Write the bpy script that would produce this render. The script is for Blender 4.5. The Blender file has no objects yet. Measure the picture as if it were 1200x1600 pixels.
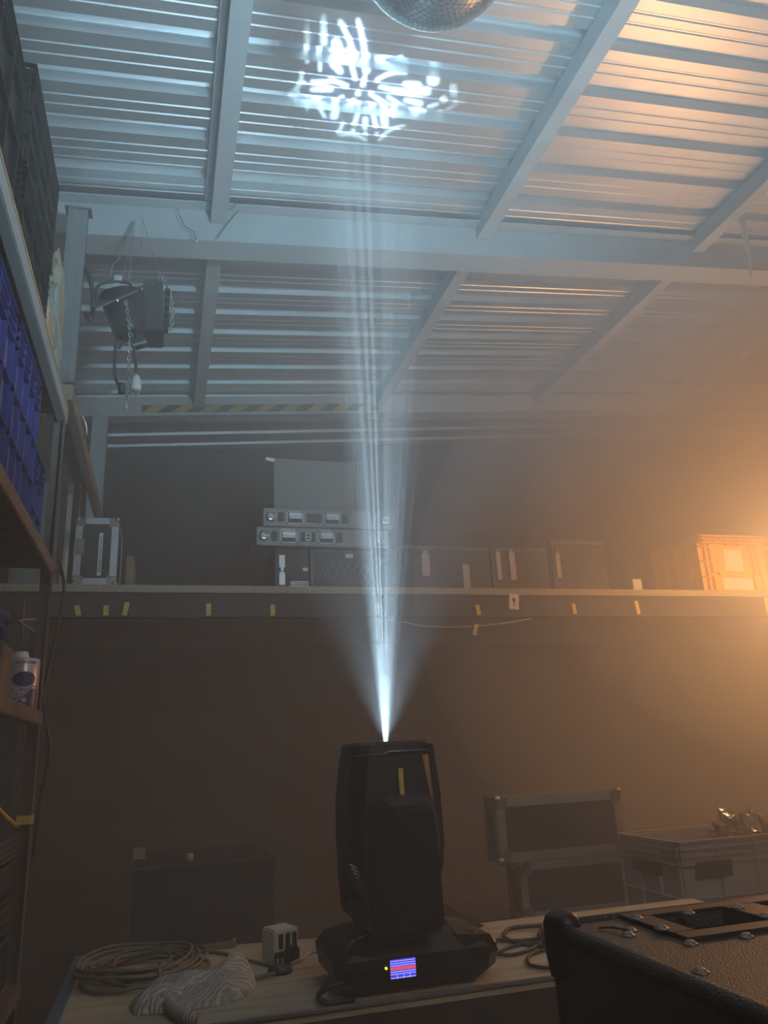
import bpy, bmesh, math, random
from mathutils import Vector, Matrix, noise
from mathutils.geometry import delaunay_2d_cdt
random.seed(7)
S = bpy.context.scene
COL = S.collection
PI = math.pi

# ------------------------------------------------------------------ camera
F = 1190.0                                   # focal length for a 1200 x 1600 frame
CAM = Vector((0, 0, 1.4))
RX = Vector((.9623, -.0359, .2697)); RY = Vector((-.2677, -.3001, .9156)); RZ = Vector((-.0481, .9532, .2983))
right = Vector((RX.x, RY.x, RZ.x)).normalized()
fwd = Vector((RX.z, RY.z, RZ.z)).normalized()
up = right.cross(fwd).normalized()
cd = bpy.data.cameras.new('camera'); cam = bpy.data.objects.new('camera', cd); COL.objects.link(cam)
cd.sensor_fit = 'VERTICAL'; cd.sensor_height = 36.0; cd.lens = F / 1600 * 36.0
cd.clip_start = .02; cd.clip_end = 60
cam.matrix_world = Matrix(((right.x, up.x, -fwd.x, CAM.x), (right.y, up.y, -fwd.y, CAM.y), (right.z, up.z, -fwd.z, CAM.z), (0, 0, 0, 1)))
S.camera = cam

def P(px, py, x=None, y=None, z=None):
    """where the sight line measured in the photo meets a plane of the room"""
    c = (px - 600, 800 - py, F)
    r = Vector((RX.dot(c), RY.dot(c), RZ.dot(c)))
    if x is not None: t = (x - CAM.x) / r.x
    elif y is not None: t = (y - CAM.y) / r.y
    else: t = (z - CAM.z) / r.z
    return CAM + r * t

# ------------------------------------------------------------------ view, world, lights
S.view_settings.view_transform = 'Standard'; S.view_settings.look = 'None'
S.view_settings.exposure = 0.0; S.view_settings.gamma = 1.0
S.view_settings.use_curve_mapping = False
w = bpy.data.worlds.new('world'); S.world = w; w.use_nodes = True
w.node_tree.nodes['Background'].inputs[0].default_value = (.5, .55, .6, 1)
w.node_tree.nodes['Background'].inputs[1].default_value = 0.0
cy = S.cycles
cy.max_bounces = 6; cy.diffuse_bounces = 3; cy.glossy_bounces = 3; cy.transmission_bounces = 3
cy.volume_bounces = 1; cy.transparent_max_bounces = 6
cy.use_denoising = True
cy.caustics_reflective = False; cy.caustics_refractive = False

def light(name, kind, loc, energy, color, **kw):
    l = bpy.data.lights.new(name, kind); l.energy = energy; l.color = color
    for k, v in kw.items(): setattr(l, k, v)
    o = bpy.data.objects.new(name, l); COL.objects.link(o); o.location = loc
    return o
def aim(o, d): o.rotation_euler = Vector(d).to_track_quat('-Z', 'Y').to_euler()

SRC = Vector((.513, 1.83, 1.375))                      # the lamp inside the moving head
def roof(px, py, z0=3.98, s=.09):
    c = (px - 600, 800 - py, F); r = Vector((RX.dot(c), RY.dot(c), RZ.dot(c)))
    return CAM + r * ((z0 - CAM.z) / (r.z - s * r.x))
AX = (roof(590, 125) - SRC).normalized()
HAZE = .098
BEAM_W, FRINGE_W, SPILL_W, WARM_W, ROOM_W, COOL_W = 7000.0, 1500.0, 75.0, 122.0, 17.0, 840.0
b1 = light('beam_lamp', 'SPOT', SRC, BEAM_W, (.60, .88, 1.0), spot_size=math.radians(17.5), spot_blend=1.0, shadow_soft_size=.00010)
aim(b1, AX)
b2 = light('beam_lamp_fringe', 'SPOT', SRC, FRINGE_W, (.25, .45, 1.0), spot_size=math.radians(17.5), spot_blend=1.0, shadow_soft_size=.00045)
aim(b2, AX)
b3 = light('beam_spill', 'SPOT', SRC + AX * .062, SPILL_W, (.58, .82, 1.0), spot_size=math.radians(72), spot_blend=1.0, shadow_soft_size=.02)
aim(b3, AX)
cool = light('cool_fill', 'SPOT', (.9, -.5, 1.9), COOL_W, (.47, .80, 1.0), spot_size=math.radians(72), spot_blend=1.0, shadow_soft_size=.12)  # added cool fill behind the camera, an unseen source that brightens the roof
aim(cool, Vector((.45, 2.7, 4.0)) - Vector((.9, -.5, 1.9)))
warm = light('warm_lamp', 'POINT', P(1312, 890, y=3.25), WARM_W, (1.0, .48, .18), shadow_soft_size=.10)
room = light('room_fill', 'AREA', (1.0, -1.2, 3.2), ROOM_W, (1.0, .84, .70), shape='RECTANGLE', size=1.2, size_y=.5)  # added soft ambient fill, unseen, lifts the rack and the bench
aim(room, (-.5, 3.2, -1.6))

# ------------------------------------------------------------------ materials
def mat(name, col, rough=.6, metal=0.0, var=0.0, vscale=8.0, bump=0.0, bscale=60.0, emit=0.0, col2=None, coat=0.0, spec=.5):
    m = bpy.data.materials.new(name); m.use_nodes = True
    nt = m.node_tree; N = nt.nodes; L = nt.links
    b = N['Principled BSDF']
    b.inputs['Base Color'].default_value = (*col, 1); b.inputs['Roughness'].default_value = rough
    b.inputs['Metallic'].default_value = metal; b.inputs['Coat Weight'].default_value = coat
    b.inputs['Specular IOR Level'].default_value = spec
    tc = N.new('ShaderNodeTexCoord')
    if var or col2:
        n = N.new('ShaderNodeTexNoise'); n.inputs['Scale'].default_value = vscale; n.inputs['Detail'].default_value = 5
        L.new(tc.outputs['Object'], n.inputs['Vector'])
        r = N.new('ShaderNodeValToRGB'); r.color_ramp.elements[0].position = .35; r.color_ramp.elements[1].position = .68
        c2 = col2 or tuple(c * (1 - var) for c in col)
        r.color_ramp.elements[0].color = (*c2, 1); r.color_ramp.elements[1].color = (*col, 1)
        L.new(n.outputs['Fac'], r.inputs['Fac']); L.new(r.outputs['Color'], b.inputs['Base Color'])
    if bump:
        n2 = N.new('ShaderNodeTexNoise'); n2.inputs['Scale'].default_value = bscale; n2.inputs['Detail'].default_value = 3
        L.new(tc.outputs['Object'], n2.inputs['Vector'])
        bp = N.new('ShaderNodeBump'); bp.inputs['Strength'].default_value = bump; bp.inputs['Distance'].default_value = .01
        L.new(n2.outputs['Fac'], bp.inputs['Height']); L.new(bp.outputs['Normal'], b.inputs['Normal'])
    if emit:
        b.inputs['Emission Color'].default_value = (*col, 1); b.inputs['Emission Strength'].default_value = emit
    return m
M = dict(
    roof=mat('galvanised_sheet', (.74, .76, .77), .42, .93, var=.12, vscale=3, bump=.05, bscale=30),
    steel=mat('grey_painted_steel', (.36, .385, .39), .55, .2, var=.12, vscale=5),
    dsteel=mat('dark_grey_steel', (.12, .13, .14), .5, .4, var=.25, vscale=9),
    wall=mat('dark_sheet_wall', (.022, .022, .022), .8, var=.3, vscale=2),
    floor=mat('dark_concrete', (.06, .055, .05), .85, var=.3, vscale=3),
    deck=mat('chipboard_edge', (.42, .38, .30), .9, var=.35, vscale=60),
    fascia=mat('dark_fascia', (.030, .030, .030), .7, var=.2),
    black=mat('black_plastic', (.009, .009, .010), .42, bump=.05, bscale=300, spec=.35),
    greyg=mat('highlight_gloss_plastic', (.07, .075, .085), .22, coat=.3),  # lighter bluish tone paints in the highlight on the yoke grip
    gloss=mat('black_gloss_plastic', (.02, .02, .024), .16, coat=.3),
    bfab=mat('black_laminate', (.030, .030, .033), .6, var=.2, vscale=20),
    alu=mat('aluminium_extrusion', (.50, .51, .52), .36, .75, var=.15, vscale=12),
    dalu=mat('worn_hardware_metal', (.36, .36, .36), .34, .85, var=.35, vscale=30),
    chrome=mat('bright_metal', (.75, .75, .75), .18, 1.0),
    ply=mat('plywood_edge', (.48, .32, .18), .8, var=.3, vscale=40),
    rust=mat('worn_brown_steel', (.26, .19, .15), .6, .2, var=.4, vscale=14),
    blue=mat('blue_plastic', (.035, .05, .24), .42, var=.15, vscale=6),
    bluel=mat('light_blue_plastic', (.15, .165, .32), .45),
    orange=mat('yellow_plastic', (.90, .50, .06), .45, var=.12, vscale=6),
    greyp=mat('pale_grey_plastic', (.42, .40, .40), .45, var=.1),
    paper=mat('white_paper', (.72, .72, .68), .8, var=.06, vscale=30),
    ink=mat('black_ink', (.02, .02, .02), .7),
    yellow=mat('yellow_tape', (.72, .55, .10), .6, var=.15, vscale=40),
    beige=mat('beige_foam', (.26, .235, .16), .9, var=.15, bump=.3, bscale=40),
    cable=mat('grey_cable', (.20, .19, .165), .5, var=.25, vscale=30),
    bcable=mat('black_cable', (.02, .02, .02), .45),
    white=mat('white_plastic', (.78, .76, .70), .4, var=.1, vscale=25),
    bluesteel=mat('blue_grey_edge_trim', (.22, .30, .42), .4, .5, var=.3, vscale=20),
    apron=mat('dark_brown_board', (.055, .035, .027), .6, var=.35, vscale=8),
    tolex=mat('black_textured_vinyl', (.040, .034, .032), .42, bump=.5, bscale=420),
    bplate=mat('black_steel_plate', (.060, .052, .048), .36, .55, var=.2, vscale=30),
    trunk=mat('dull_trunk_metal', (.20, .205, .205), .45, .4, var=.2, vscale=12),
    post=mat('rack_post_paint', (.15, .135, .125), .5, .2, var=.3, vscale=9),
    boltm=mat('dull_bolt_metal', (.20, .17, .15), .38, .7),
    box=mat('grey_board', (.16, .165, .16), .7, var=.1, vscale=4),
    navy=mat('navy_print', (.02, .035, .12), .35),
    lilac=mat('lilac_white_paint', (.62, .56, .64), .28, .2),
    red=mat('orange_print', (.6, .15, .06), .4),
    clear=mat('cloudy_plastic_film', (.20, .215, .18), .3, bump=.6, bscale=35),
    wood=mat('worn_timber', (.30, .22, .15), .8, var=.4, vscale=18),
    scr=mat('screen_blue', (.07, .055, .80), .5, emit=1.0),
    scrl=mat('screen_line', (.55, .62, .95), .5, emit=.9),
    scrr=mat('screen_red', (.95, .10, .12), .5, emit=.9),
    led=mat('green_led', (.45, 1.0, .10), .5, emit=3.0),
    lens=mat('lens_glass', (.05, .06, .08), .05, coat=1.0),
    mirror=mat('mirror_tile', (.62, .64, .66), .12, 1.0),
)
def stripe_mat(name, ca, cb, freq, slant, rough=.6):
    m = bpy.data.materials.new(name); m.use_nodes = True; N = m.node_tree.nodes; L = m.node_tree.links
    b = N['Principled BSDF']; b.inputs['Roughness'].default_value = rough
    tc = N.new('ShaderNodeTexCoord'); sx = N.new('ShaderNodeSeparateXYZ'); L.new(tc.outputs['Object'], sx.inputs[0])
    a = N.new('ShaderNodeMath'); a.operation = 'MULTIPLY_ADD'; a.inputs[1].default_value = slant
    L.new(sx.outputs['Z'], a.inputs[0]); L.new(sx.outputs['X'], a.inputs[2])
    c = N.new('ShaderNodeMath'); c.operation = 'MULTIPLY'; c.inputs[1].default_value = freq; L.new(a.outputs[0], c.inputs[0])
    d = N.new('ShaderNodeMath'); d.operation = 'FRACT'; L.new(c.outputs[0], d.inputs[0])
    e = N.new('ShaderNodeMath'); e.operation = 'GREATER_THAN'; e.inputs[1].default_value = .5; L.new(d.outputs[0], e.inputs[0])
    mx = N.new('ShaderNodeMix'); mx.data_type = 'RGBA'; mx.inputs[6].default_value = (*ca, 1); mx.inputs[7].default_value = (*cb, 1)
    L.new(e.outputs[0], mx.inputs[0]); L.new(mx.outputs[2], b.inputs['Base Color'])
    return m
M['hazard'] = stripe_mat('hazard_stripes', (.34, .26, .06), (.03, .03, .03), 5.6, -1.2)
def wood_top():
    m = mat('plywood_top', (.44, .34, .22), .55); N = m.node_tree.nodes; L = m.node_tree.links; b = N['Principled BSDF']
    tc = N.new('ShaderNodeTexCoord'); mp = N.new('ShaderNodeMapping'); mp.inputs['Scale'].default_value = (1.2, 9, 9)
    L.new(tc.outputs['Object'], mp.inputs[0])
    n = N.new('ShaderNodeTexNoise'); n.inputs['Scale'].default_value = 2.2; n.inputs['Detail'].default_value = 8; n.inputs['Distortion'].default_value = .8
    L.new(mp.outputs[0], n.inputs['Vector'])
    r = N.new('ShaderNodeValToRGB'); e = r.color_ramp.elements
    e[0].position = .3; e[0].color = (.32, .26, .18, 1); e[1].position = .7; e[1].color = (.62, .53, .39, 1)
    k = e.new(.45); k.color = (.50, .42, .30, 1)
    L.new(n.outputs['Fac'], r.inputs['Fac']); L.new(r.outputs['Color'], b.inputs['Base Color'])
    return m
M['top'] = wood_top()
def knit():
    m = mat('knitted_cloth', (.40, .41, .40), .95); N = m.node_tree.nodes; L = m.node_tree.links; b = N['Principled BSDF']
    tc = N.new('ShaderNodeTexCoord'); wv = N.new('ShaderNodeTexWave'); wv.inputs['Scale'].default_value = 42
    wv.inputs['Distortion'].default_value = 5; wv.inputs['Detail'].default_value = 2; wv.inputs['Detail Scale'].default_value = 1.2
    mp = N.new('ShaderNodeMapping'); mp.inputs['Rotation'].default_value = (0, 0, 1.1); L.new(tc.outputs['Object'], mp.inputs[0]); L.new(mp.outputs[0], wv.inputs['Vector'])
    r = N.new('ShaderNodeValToRGB'); r.color_ramp.elements[0].color = (.38, .37, .35, 1); r.color_ramp.elements[1].color = (.66, .66, .63, 1)
    L.new(wv.outputs['Fac'], r.inputs['Fac']); L.new(r.outputs['Color'], b.inputs['Base Color'])
    bp = N.new('ShaderNodeBump'); bp.inputs['Strength'].default_value = .8; bp.inputs['Distance'].default_value = .004
    L.new(wv.outputs['Fac'], bp.inputs['Height']); L.new(bp.outputs['Normal'], b.inputs['Normal'])
    return m
M['knit'] = knit()

# ------------------------------------------------------------------ mesh helpers
WM = {}
class MB:
    """collects shapes into one mesh"""
    def __init__(s): s.v = []; s.f = []; s.sm = []
    def add(s, vs, fs, smooth=False):
        o = len(s.v); s.v += [Vector(p) for p in vs]; s.f += [tuple(i + o for i in q) for q in fs]; s.sm += [smooth] * len(fs); return s
    def box(s, a, b, bev=0.0, rot=None, piv=None):
        a = Vector(a); b = Vector(b); lo = Vector(map(min, a, b)); hi = Vector(map(max, a, b))
        bm = bmesh.new(); bmesh.ops.create_cube(bm, size=1)
        for v in bm.verts: v.co = Vector(((v.co.x + .5) * (hi.x - lo.x) + lo.x, (v.co.y + .5) * (hi.y - lo.y) + lo.y, (v.co.z + .5) * (hi.z - lo.z) + lo.z))
        if bev: bmesh.ops.bevel(bm, geom=bm.edges[:], offset=min(bev, .45 * min(hi - lo)), segments=2, affect='EDGES')
        return s.take(bm, rot, piv if piv is not None else (lo + hi) / 2)
    def take(s, bm, rot=None, piv=Vector()):
        piv = Vector(piv)
        if rot is not None:
            for v in bm.verts: v.co = rot @ (v.co - piv) + piv
        bm.verts.index_update()
        s.add([v.co.copy() for v in bm.verts], [[v.index for v in f.verts] for f in bm.faces]); bm.free(); return s
    def cyl(s, a, b, r, r2=None, n=16, caps=True, smooth=True):
        a = Vector(a); b = Vector(b); r2 = r if r2 is None else r2; d = (b - a).normalized()
        u = d.orthogonal().normalized(); w_ = d.cross(u)
        vs = []
        for c, q in ((a, r), (b, r2)):
            vs += [c + u * math.cos(2 * PI * i / n) * q + w_ * math.sin(2 * PI * i / n) * q for i in range(n)]
        s.add(vs, [(i, (i + 1) % n, n + (i + 1) % n, n + i) for i in range(n)], smooth)
        if caps: s.add(vs[:n], [tuple(reversed(range(n)))]); s.add(vs[n:], [tuple(range(n))])
        return s
    def lathe(s, c, prof, n=24, axis=(0, 0, 1), smooth=True):
        c = Vector(c); d = Vector(axis).normalized(); u = d.orthogonal().normalized(); w_ = d.cross(u); vs = []
        for r, h in prof:
            vs += [c + d * h + (u * math.cos(2 * PI * i / n) + w_ * math.sin(2 * PI * i / n)) * r for i in range(n)]
        fs = [(j * n + i, j * n + (i + 1) % n, (j + 1) * n + (i + 1) % n, (j + 1) * n + i) for j in range(len(prof) - 1) for i in range(n)]
        return s.add(vs, fs, smooth)
    def tube(s, pts, r, n=8, closed=False, sub=4):
        pts = [Vector(p) for p in pts]
        if sub > 1 and len(pts) > 2:
            q = []; m = len(pts)
            for i in range(m if closed else m - 1):
                g = lambda k: pts[k % m] if closed else pts[max(0, min(m - 1, k))]
                p0, p1, p2, p3 = g(i - 1), g(i), g(i + 1), g(i + 2)
                for k in range(sub):
                    t = k / sub
                    q.append(.5 * ((2 * p1) + (p2 - p0) * t + (2 * p0 - 5 * p1 + 4 * p2 - p3) * t * t + (3 * p1 - p0 - 3 * p2 + p3) * t ** 3))
            if not closed: q.append(pts[-1])
            pts = q
        m = len(pts); vs = []; u = None
        for i, p in enumerate(pts):
            d = (pts[(i + 1) % m] - pts[i - 1]) if closed else (pts[min(m - 1, i + 1)] - pts[max(0, i - 1)])
            if d.length < 1e-9: d = Vector((0, 0, 1))
            d.normalize()
            u = d.orthogonal() if u is None else (u - d * u.dot(d))
            if u.length < 1e-6: u = d.orthogonal()
            u.normalize(); w_ = d.cross(u)
            vs += [p + (u * math.cos(2 * PI * k / n) + w_ * math.sin(2 * PI * k / n)) * r for k in range(n)]
        fs = [(i * n + k, i * n + (k + 1) % n, ((i + 1) % m) * n + (k + 1) % n, ((i + 1) % m) * n + k) for i in range(m if closed else m - 1) for k in range(n)]
        if not closed: fs += [tuple(reversed(range(n))), tuple(range((m - 1) * n, m * n))]
        return s.add(vs, fs, True)
    def prism(s, poly, ax, a, b):
        """poly in the two other axes, extruded along ax from a to b"""
        def mk(p, t): return {'x': (t, p[0], p[1]), 'y': (p[0], t, p[1]), 'z': (p[0], p[1], t)}[ax]
        n = len(poly); vs = [mk(p, a) for p in poly] + [mk(p, b) for p in poly]
        return s.add(vs, [tuple(range(n)), tuple(reversed(range(n, 2 * n)))] + [(i, i + n, (i + 1) % n + n, (i + 1) % n) for i in range(n)])
    def build(s, name, m, parent=None, local=False, **props):
        me = bpy.data.meshes.new(name)
        vs = s.v
        if parent is not None and not local:
            inv = WM[parent.name].inverted(); vs = [inv @ v for v in vs]
        me.from_pydata([tuple(v) for v in vs], [], s.f)
        for p, sm in zip(me.polygons, s.sm): p.use_smooth = sm
        me.materials.append(M[m] if isinstance(m, str) else m)
        bm = bmesh.new(); bm.from_mesh(me); bmesh.ops.recalc_face_normals(bm, faces=bm.faces[:]); bm.to_mesh(me); bm.free()
        o = bpy.data.objects.new(name, me); COL.objects.link(o)
        if parent is not None: o.parent = parent; WM[o.name] = WM[parent.name]
        else: WM[o.name] = Matrix()
        for k, v in props.items(): o[k] = v
        return o
def thing(name, label, cat, loc=(0, 0, 0), rz=0, group=None):
    o = bpy.data.objects.new(name, None); COL.objects.link(o); o.empty_display_size = .05
    o.location = loc; o.rotation_euler = (0, 0, rz); WM[o.name] = Matrix.Translation(loc) @ Matrix.Rotation(rz, 4, 'Z')
    o['label'] = label; o['category'] = cat
    if group: o['group'] = group
    return o
def tag(o, label, cat, group=None):
    """a thing that is one mesh: its origin goes to its base"""
    me = o.data; n = len(me.vertices); c = Vector((sum(v.co.x for v in me.vertices) / n, sum(v.co.y for v in me.vertices) / n, min(v.co.z for v in me.vertices)))
    me.transform(Matrix.Translation(-c)); o.location = c; WM[o.name] = Matrix.Translation(c)
    o['label'] = label; o['category'] = cat
    if group: o['group'] = group
    return o
def struct(name, mb, m): o = mb.build(name, m); o['kind'] = 'structure'; return o
def clone(src, loc, rz=0, label=None):
    c = src.copy(); COL.objects.link(c); c.location = loc; c.rotation_euler = (0, 0, rz); WM[c.name] = Matrix.Translation(loc) @ Matrix.Rotation(rz, 4, 'Z')
    if label: c['label'] = label
    def rec(a, b):
        for ch in [o for o in COL.objects if o.parent == a]:
            d = ch.copy(); COL.objects.link(d); d.parent = b; WM[d.name] = WM[c.name]; rec(ch, d)
    rec(src, c); return c
def text_mb(body, size, origin, ux, uy, lift=.0008, align='CENTER', wrap=None):
    """lettering laid on a surface: ux reading direction, uy up direction"""
    cu = bpy.data.curves.new('lettering', 'FONT'); cu.body = body; cu.size = size; cu.align_x = align; cu.align_y = 'CENTER'
    cu.resolution_u = 2; cu.offset = size * .02
    o = bpy.data.objects.new('lettering', cu); COL.objects.link(o)
    bpy.context.view_layer.update()
    me = bpy.data.meshes.new_from_object(o.evaluated_get(bpy.context.evaluated_depsgraph_get()))
    ux = Vector(ux).normalized(); uy = Vector(uy).normalized(); n = ux.cross(uy)
    mb = MB()
    vs = []
    for v in me.vertices:
        if wrap: vs.append(wrap(v.co.x, v.co.y))
        else: vs.append(Vector(origin) + ux * v.co.x + uy * v.co.y + n * lift)
    mb.add(vs, [tuple(p.vertices) for p in me.polygons])
    bpy.data.objects.remove(o); bpy.data.curves.remove(cu); bpy.data.meshes.remove(me)
    return mb

# ------------------------------------------------------------------ the room
ZR = lambda x: 3.98 + .09 * x            # underside of the roof sheet
XL, XR, YF, YB = -1.0, 7.2, -2.0, 6.4
# corrugated roof: real profile swept along x
prof = []; y = YF - .05; per = .235; y0 = 3.654 - .235 * 30
yy = y0
while yy < YB + .3:
    prof += [(yy, .046), (yy + .056, .046), (yy + .064, 0.0), (yy + .112, 0), (yy + .117, .003), (yy + .124, .003), (yy + .129, 0),
             (yy + .162, 0), (yy + .167, .003), (yy + .174, .003), (yy + .179, 0), (yy + .227, 0)]
    yy += per
prof = [p for p in prof if p[0] > YF - .3]
mb = MB(); vs = []
xs = [XL - .2, XR + .3]
for x in xs: vs += [(x, p[0], ZR(x) + p[1]) for p in prof]
n = len(prof)
mb.add(vs, [(i, i + 1, n + i + 1, n + i) for i in range(n - 1)])
vs2 = []
for x in xs: vs2 += [(x, p[0], ZR(x) + p[1] + .004) for p in prof]
mb.add(vs2, [(i, n + i, n + i + 1, i + 1) for i in range(n - 1)])
struct('ceiling', mb, 'roof')
struct('floor', MB().box((XL, YF, -.1), (XR, YB, 0)), 'floor')
def corr_wall(name, axis, pos, a, b, m, depth=.03, per=.2):
    mb = MB(); pr = []; t = a
    while t < b: pr += [(t, 0), (t + per * .45, 0), (t + per * .55, depth), (t + per * .9, depth)]; t += per
    pr.append((b, 0)); vs = []
    for zz in (0, 4.6):
        vs += [((pos + d if axis == 'x' else q), (q if axis == 'x' else pos + d), min(zz, 10)) for q, d in pr]
    n = len(pr); mb.add(vs, [(i, i + 1, n + i + 1, n + i) for i in range(n - 1)])
    return struct(name, mb, m)
def hribs(name, y, x0, x1, m):
    mb = MB(); pr = []; z = 0
    while z < 4.55: pr += [(z, 0), (z + .13, 0), (z + .15, .002), (z + .19, .002), (z + .21, 0)]; z += .225
    vs = []
    for x in (x0, x1): vs += [(x, y - d, q) for q, d in pr]
    n = len(pr); mb.add(vs, [(i, i + 1, n + i + 1, n + i) for i in range(n - 1)])
    return struct(name, mb, m)
hribs('wall_back', YB, XL, XR, 'wall')
struct('wall_left', MB().box((XL - .1, YF, 0), (XL, YB, ZR(XL))), 'wall')
struct('wall_right', MB().box((XR, YF, 0), (XR + .1, YB, ZR(XR))), 'wall')
struct('wall_front', MB().box((XL, YF - .1, 0), (XR, YF, ZR(XL) - .02)), 'wall')
def slab(x0, x1, y0, y1, d0, d1):
    """a member that follows the slope of the roof, d0..d1 below the sheet"""
    v = [(x, y, ZR(x) - d) for x in (x0, x1) for y in (y0, y1) for d in (d0, d1)]
    return MB().add(v, [(0, 1, 3, 2), (4, 6, 7, 5), (0, 2, 6, 4), (1, 5, 7, 3), (0, 4, 5, 1), (2, 3, 7, 6)])
k = 1
for xc in (.175, 1.58, 2.97, 4.35):          # rafters running away from the camera
    mb = slab(xc - .038, xc + .038, YF, 5.42, .006, .105)
    g = slab(xc + .055, xc + .085, YF, 3.13, .004, .03) if xc > 1 else slab(xc - .07, xc - .038, YF, 3.13, .001, .03)
    mb.add(g.v, g.f)
    struct('trim_%d' % k, mb, 'steel'); k += 1
mb = slab(XL, XR, 3.20, 3.26, .035, .205); g = slab(XL, XR, 3.19, 3.34, .205, .212); mb.add(g.v, g.f)
g = slab(XL, XR, 3.14, 3.34, .028, .035); mb.add(g.v, g.f)
struct('trim_%d' % k, mb, 'steel'); k += 1   # big cross beam
struct('trim_%d' % k, slab(XL, XR, 5.30, 5.42, .02, .17), 'steel'); k += 1
mb = MB().box((-.558, 5.30, 2.31), (-.455, 5.40, ZR(-.5) - .17)); struct('trim_%d' % k, mb, 'steel'); k += 1

# loft deck across the back of the room
t = thing('loft_platform', 'long loft platform across the back with pale chipboard edge and dark fascia', 'platform', (XL, 4.2, 2.14))
MB().box((XL + .003, 4.20, 2.268), (XR - .003, YB - .035, 2.308)).build('deck', 'deck', t)
MB().box((XL + .003, 4.235, 2.14), (XR - .003, 4.285, 2.267)).build('fascia', 'fascia', t)
for x in (-.8, 5.3): MB().box((x, 4.30, 0), (x + .1, 4.40, 2.267)).build('post', 'fascia', t)

# hazard tape on the rear beam
a = P(222, 634, y=5.295); b = P(592, 640, y=5.295)
def zt(x): return ZR(x) - .17 + .022
o = MB().add([(a.x, 5.297, zt(a.x)), (b.x, 5.297, zt(b.x)), (b.x, 5.297, zt(b.x) + .060), (a.x, 5.297, zt(a.x) + .060),
              (a.x, 5.2985, zt(a.x)), (b.x, 5.2985, zt(b.x)), (b.x, 5.2985, zt(b.x) + .060), (a.x, 5.2985, zt(a.x) + .060)],
             [(0, 1, 2, 3), (7, 6, 5, 4), (0, 4, 5, 1), (1, 5, 6, 2), (2, 6, 7, 3), (3, 7, 4, 0)]).build('hazard_tape', 'hazard')
tag(o, 'yellow and black striped hazard tape along the rear roof beam', 'tape')

# ------------------------------------------------------------------ workbench
t = thing('workbench', 'long wooden workbench with plywood top carrying the stage light', 'table', (-.2, 1.73, 0))
TZ = .91
MB().box((-.185, 1.742, TZ - .022), (1.62, 2.30, TZ)).add([(-.185, 2.30, TZ), (.80, 2.30, TZ), (-.185, 2.44, TZ), (-.185, 2.30, TZ - .022), (.80, 2.30, TZ - .022), (-.185, 2.44, TZ - .022)], [(0, 1, 2), (3, 5, 4), (1, 4, 5, 2), (0, 2, 5, 3)]).build('table_top', 'top', t)
MB().box((-.205, 1.735, TZ - .03), (-.178, 2.45, TZ + .004), .002).build('edge_trim', 'bluesteel', t, label='blue grey metal edge strip')
MB().box((-.178, 1.733, TZ - .006), (1.62, 1.741, TZ + .002), .001).build('edge_trim', 'alu', t, label='thin bright metal front edge')
MB().box((-.18, 1.742, TZ - .20), (1.60, 1.765, TZ - .023)).build('apron', 'apron', t)
MB().box((-.16, 1.80, .12), (1.58, 1.82, TZ - .20)).build('front_panel', 'apron', t)
for x in (-.18, 1.53):
    for y in (1.77, 2.22): MB().box((x, y, 0), (x + .06, y + .06, TZ - .023)).build('leg', 'dsteel', t)

# ------------------------------------------------------------------ moving head light
t = thing('moving_head_light', 'black moving head stage light on the workbench projecting the beam', 'stage light', (.55, 1.86, TZ))
HX, HY = .513, 1.83
# base: faceted housing
def loft_rings(rings):
    mb = MB(); n = len(rings[0]); vs = [p for r in rings for p in r]
    mb.add(vs, [(j * n + i, j * n + (i + 1) % n, (j + 1) * n + (i + 1) % n, (j + 1) * n + i) for j in range(len(rings) - 1) for i in range(n)])
    mb.add(rings[0], [tuple(reversed(range(n)))]); mb.add(rings[-1], [tuple(range(n))]); return mb
def octo(cx, cy, hx, hy, c, z): return [Vector((cx + a, cy + b, z)) for a, b in ((-hx + c, -hy), (hx - c, -hy), (hx, -hy + c), (hx, hy - c), (hx - c, hy), (-hx + c, hy), (-hx, hy - c), (-hx, -hy + c))]
BX, BY = .548, 1.875
base = loft_rings([octo(BX - .005, BY, .155, .118, .022, TZ + .012), octo(BX, BY, .180, .125, .028, TZ + .030), octo(BX, BY, .188, .127, .030, TZ + .072),
                   octo(BX, BY, .172, .110, .040, TZ + .100), octo(BX, BY, .120, .085, .04, TZ + .112)]).build('base', 'black', t)
for sx in (-1, 1):
    for sy in (-1, 1): MB().cyl((BX + sx * .12, BY + sy * .085, TZ), (BX + sx * .12, BY + sy * .085, TZ + .013), .014).build('foot', 'bcable', t)
for sx in (-1, 1):                                    # smoked wedge covers on the front corners
    xa, xb = BX + sx * .085, BX + sx * .165
    yf = BY - .129
    vs = [(xa, yf + .01, TZ + .100), (xb, yf + .012, TZ + .092), (xb + sx * .014, yf + .004, TZ + .060), (xa + sx * .03, yf - .002, TZ + .052), (xa - sx * .005, yf + .075, TZ + .125), (xa + sx * .035, yf + .075, TZ + .116)]
    MB().add(vs, [(0, 1, 2, 3), (0, 4, 5, 1), (0, 3, 2, 1), (4, 0, 1, 5)]).build('corner_cover', 'gloss', t)
# side carry handle loop
hp = [(BX - .165, BY - .118, TZ + .035), (BX - .205, BY - .12, TZ + .030), (BX - .222, BY - .115, TZ + .014), (BX - .20, BY - .13, TZ + .005), (BX - .15, BY - .135, TZ + .008)]
MB().tube(hp, .006).build('handle', 'black', t)
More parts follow.
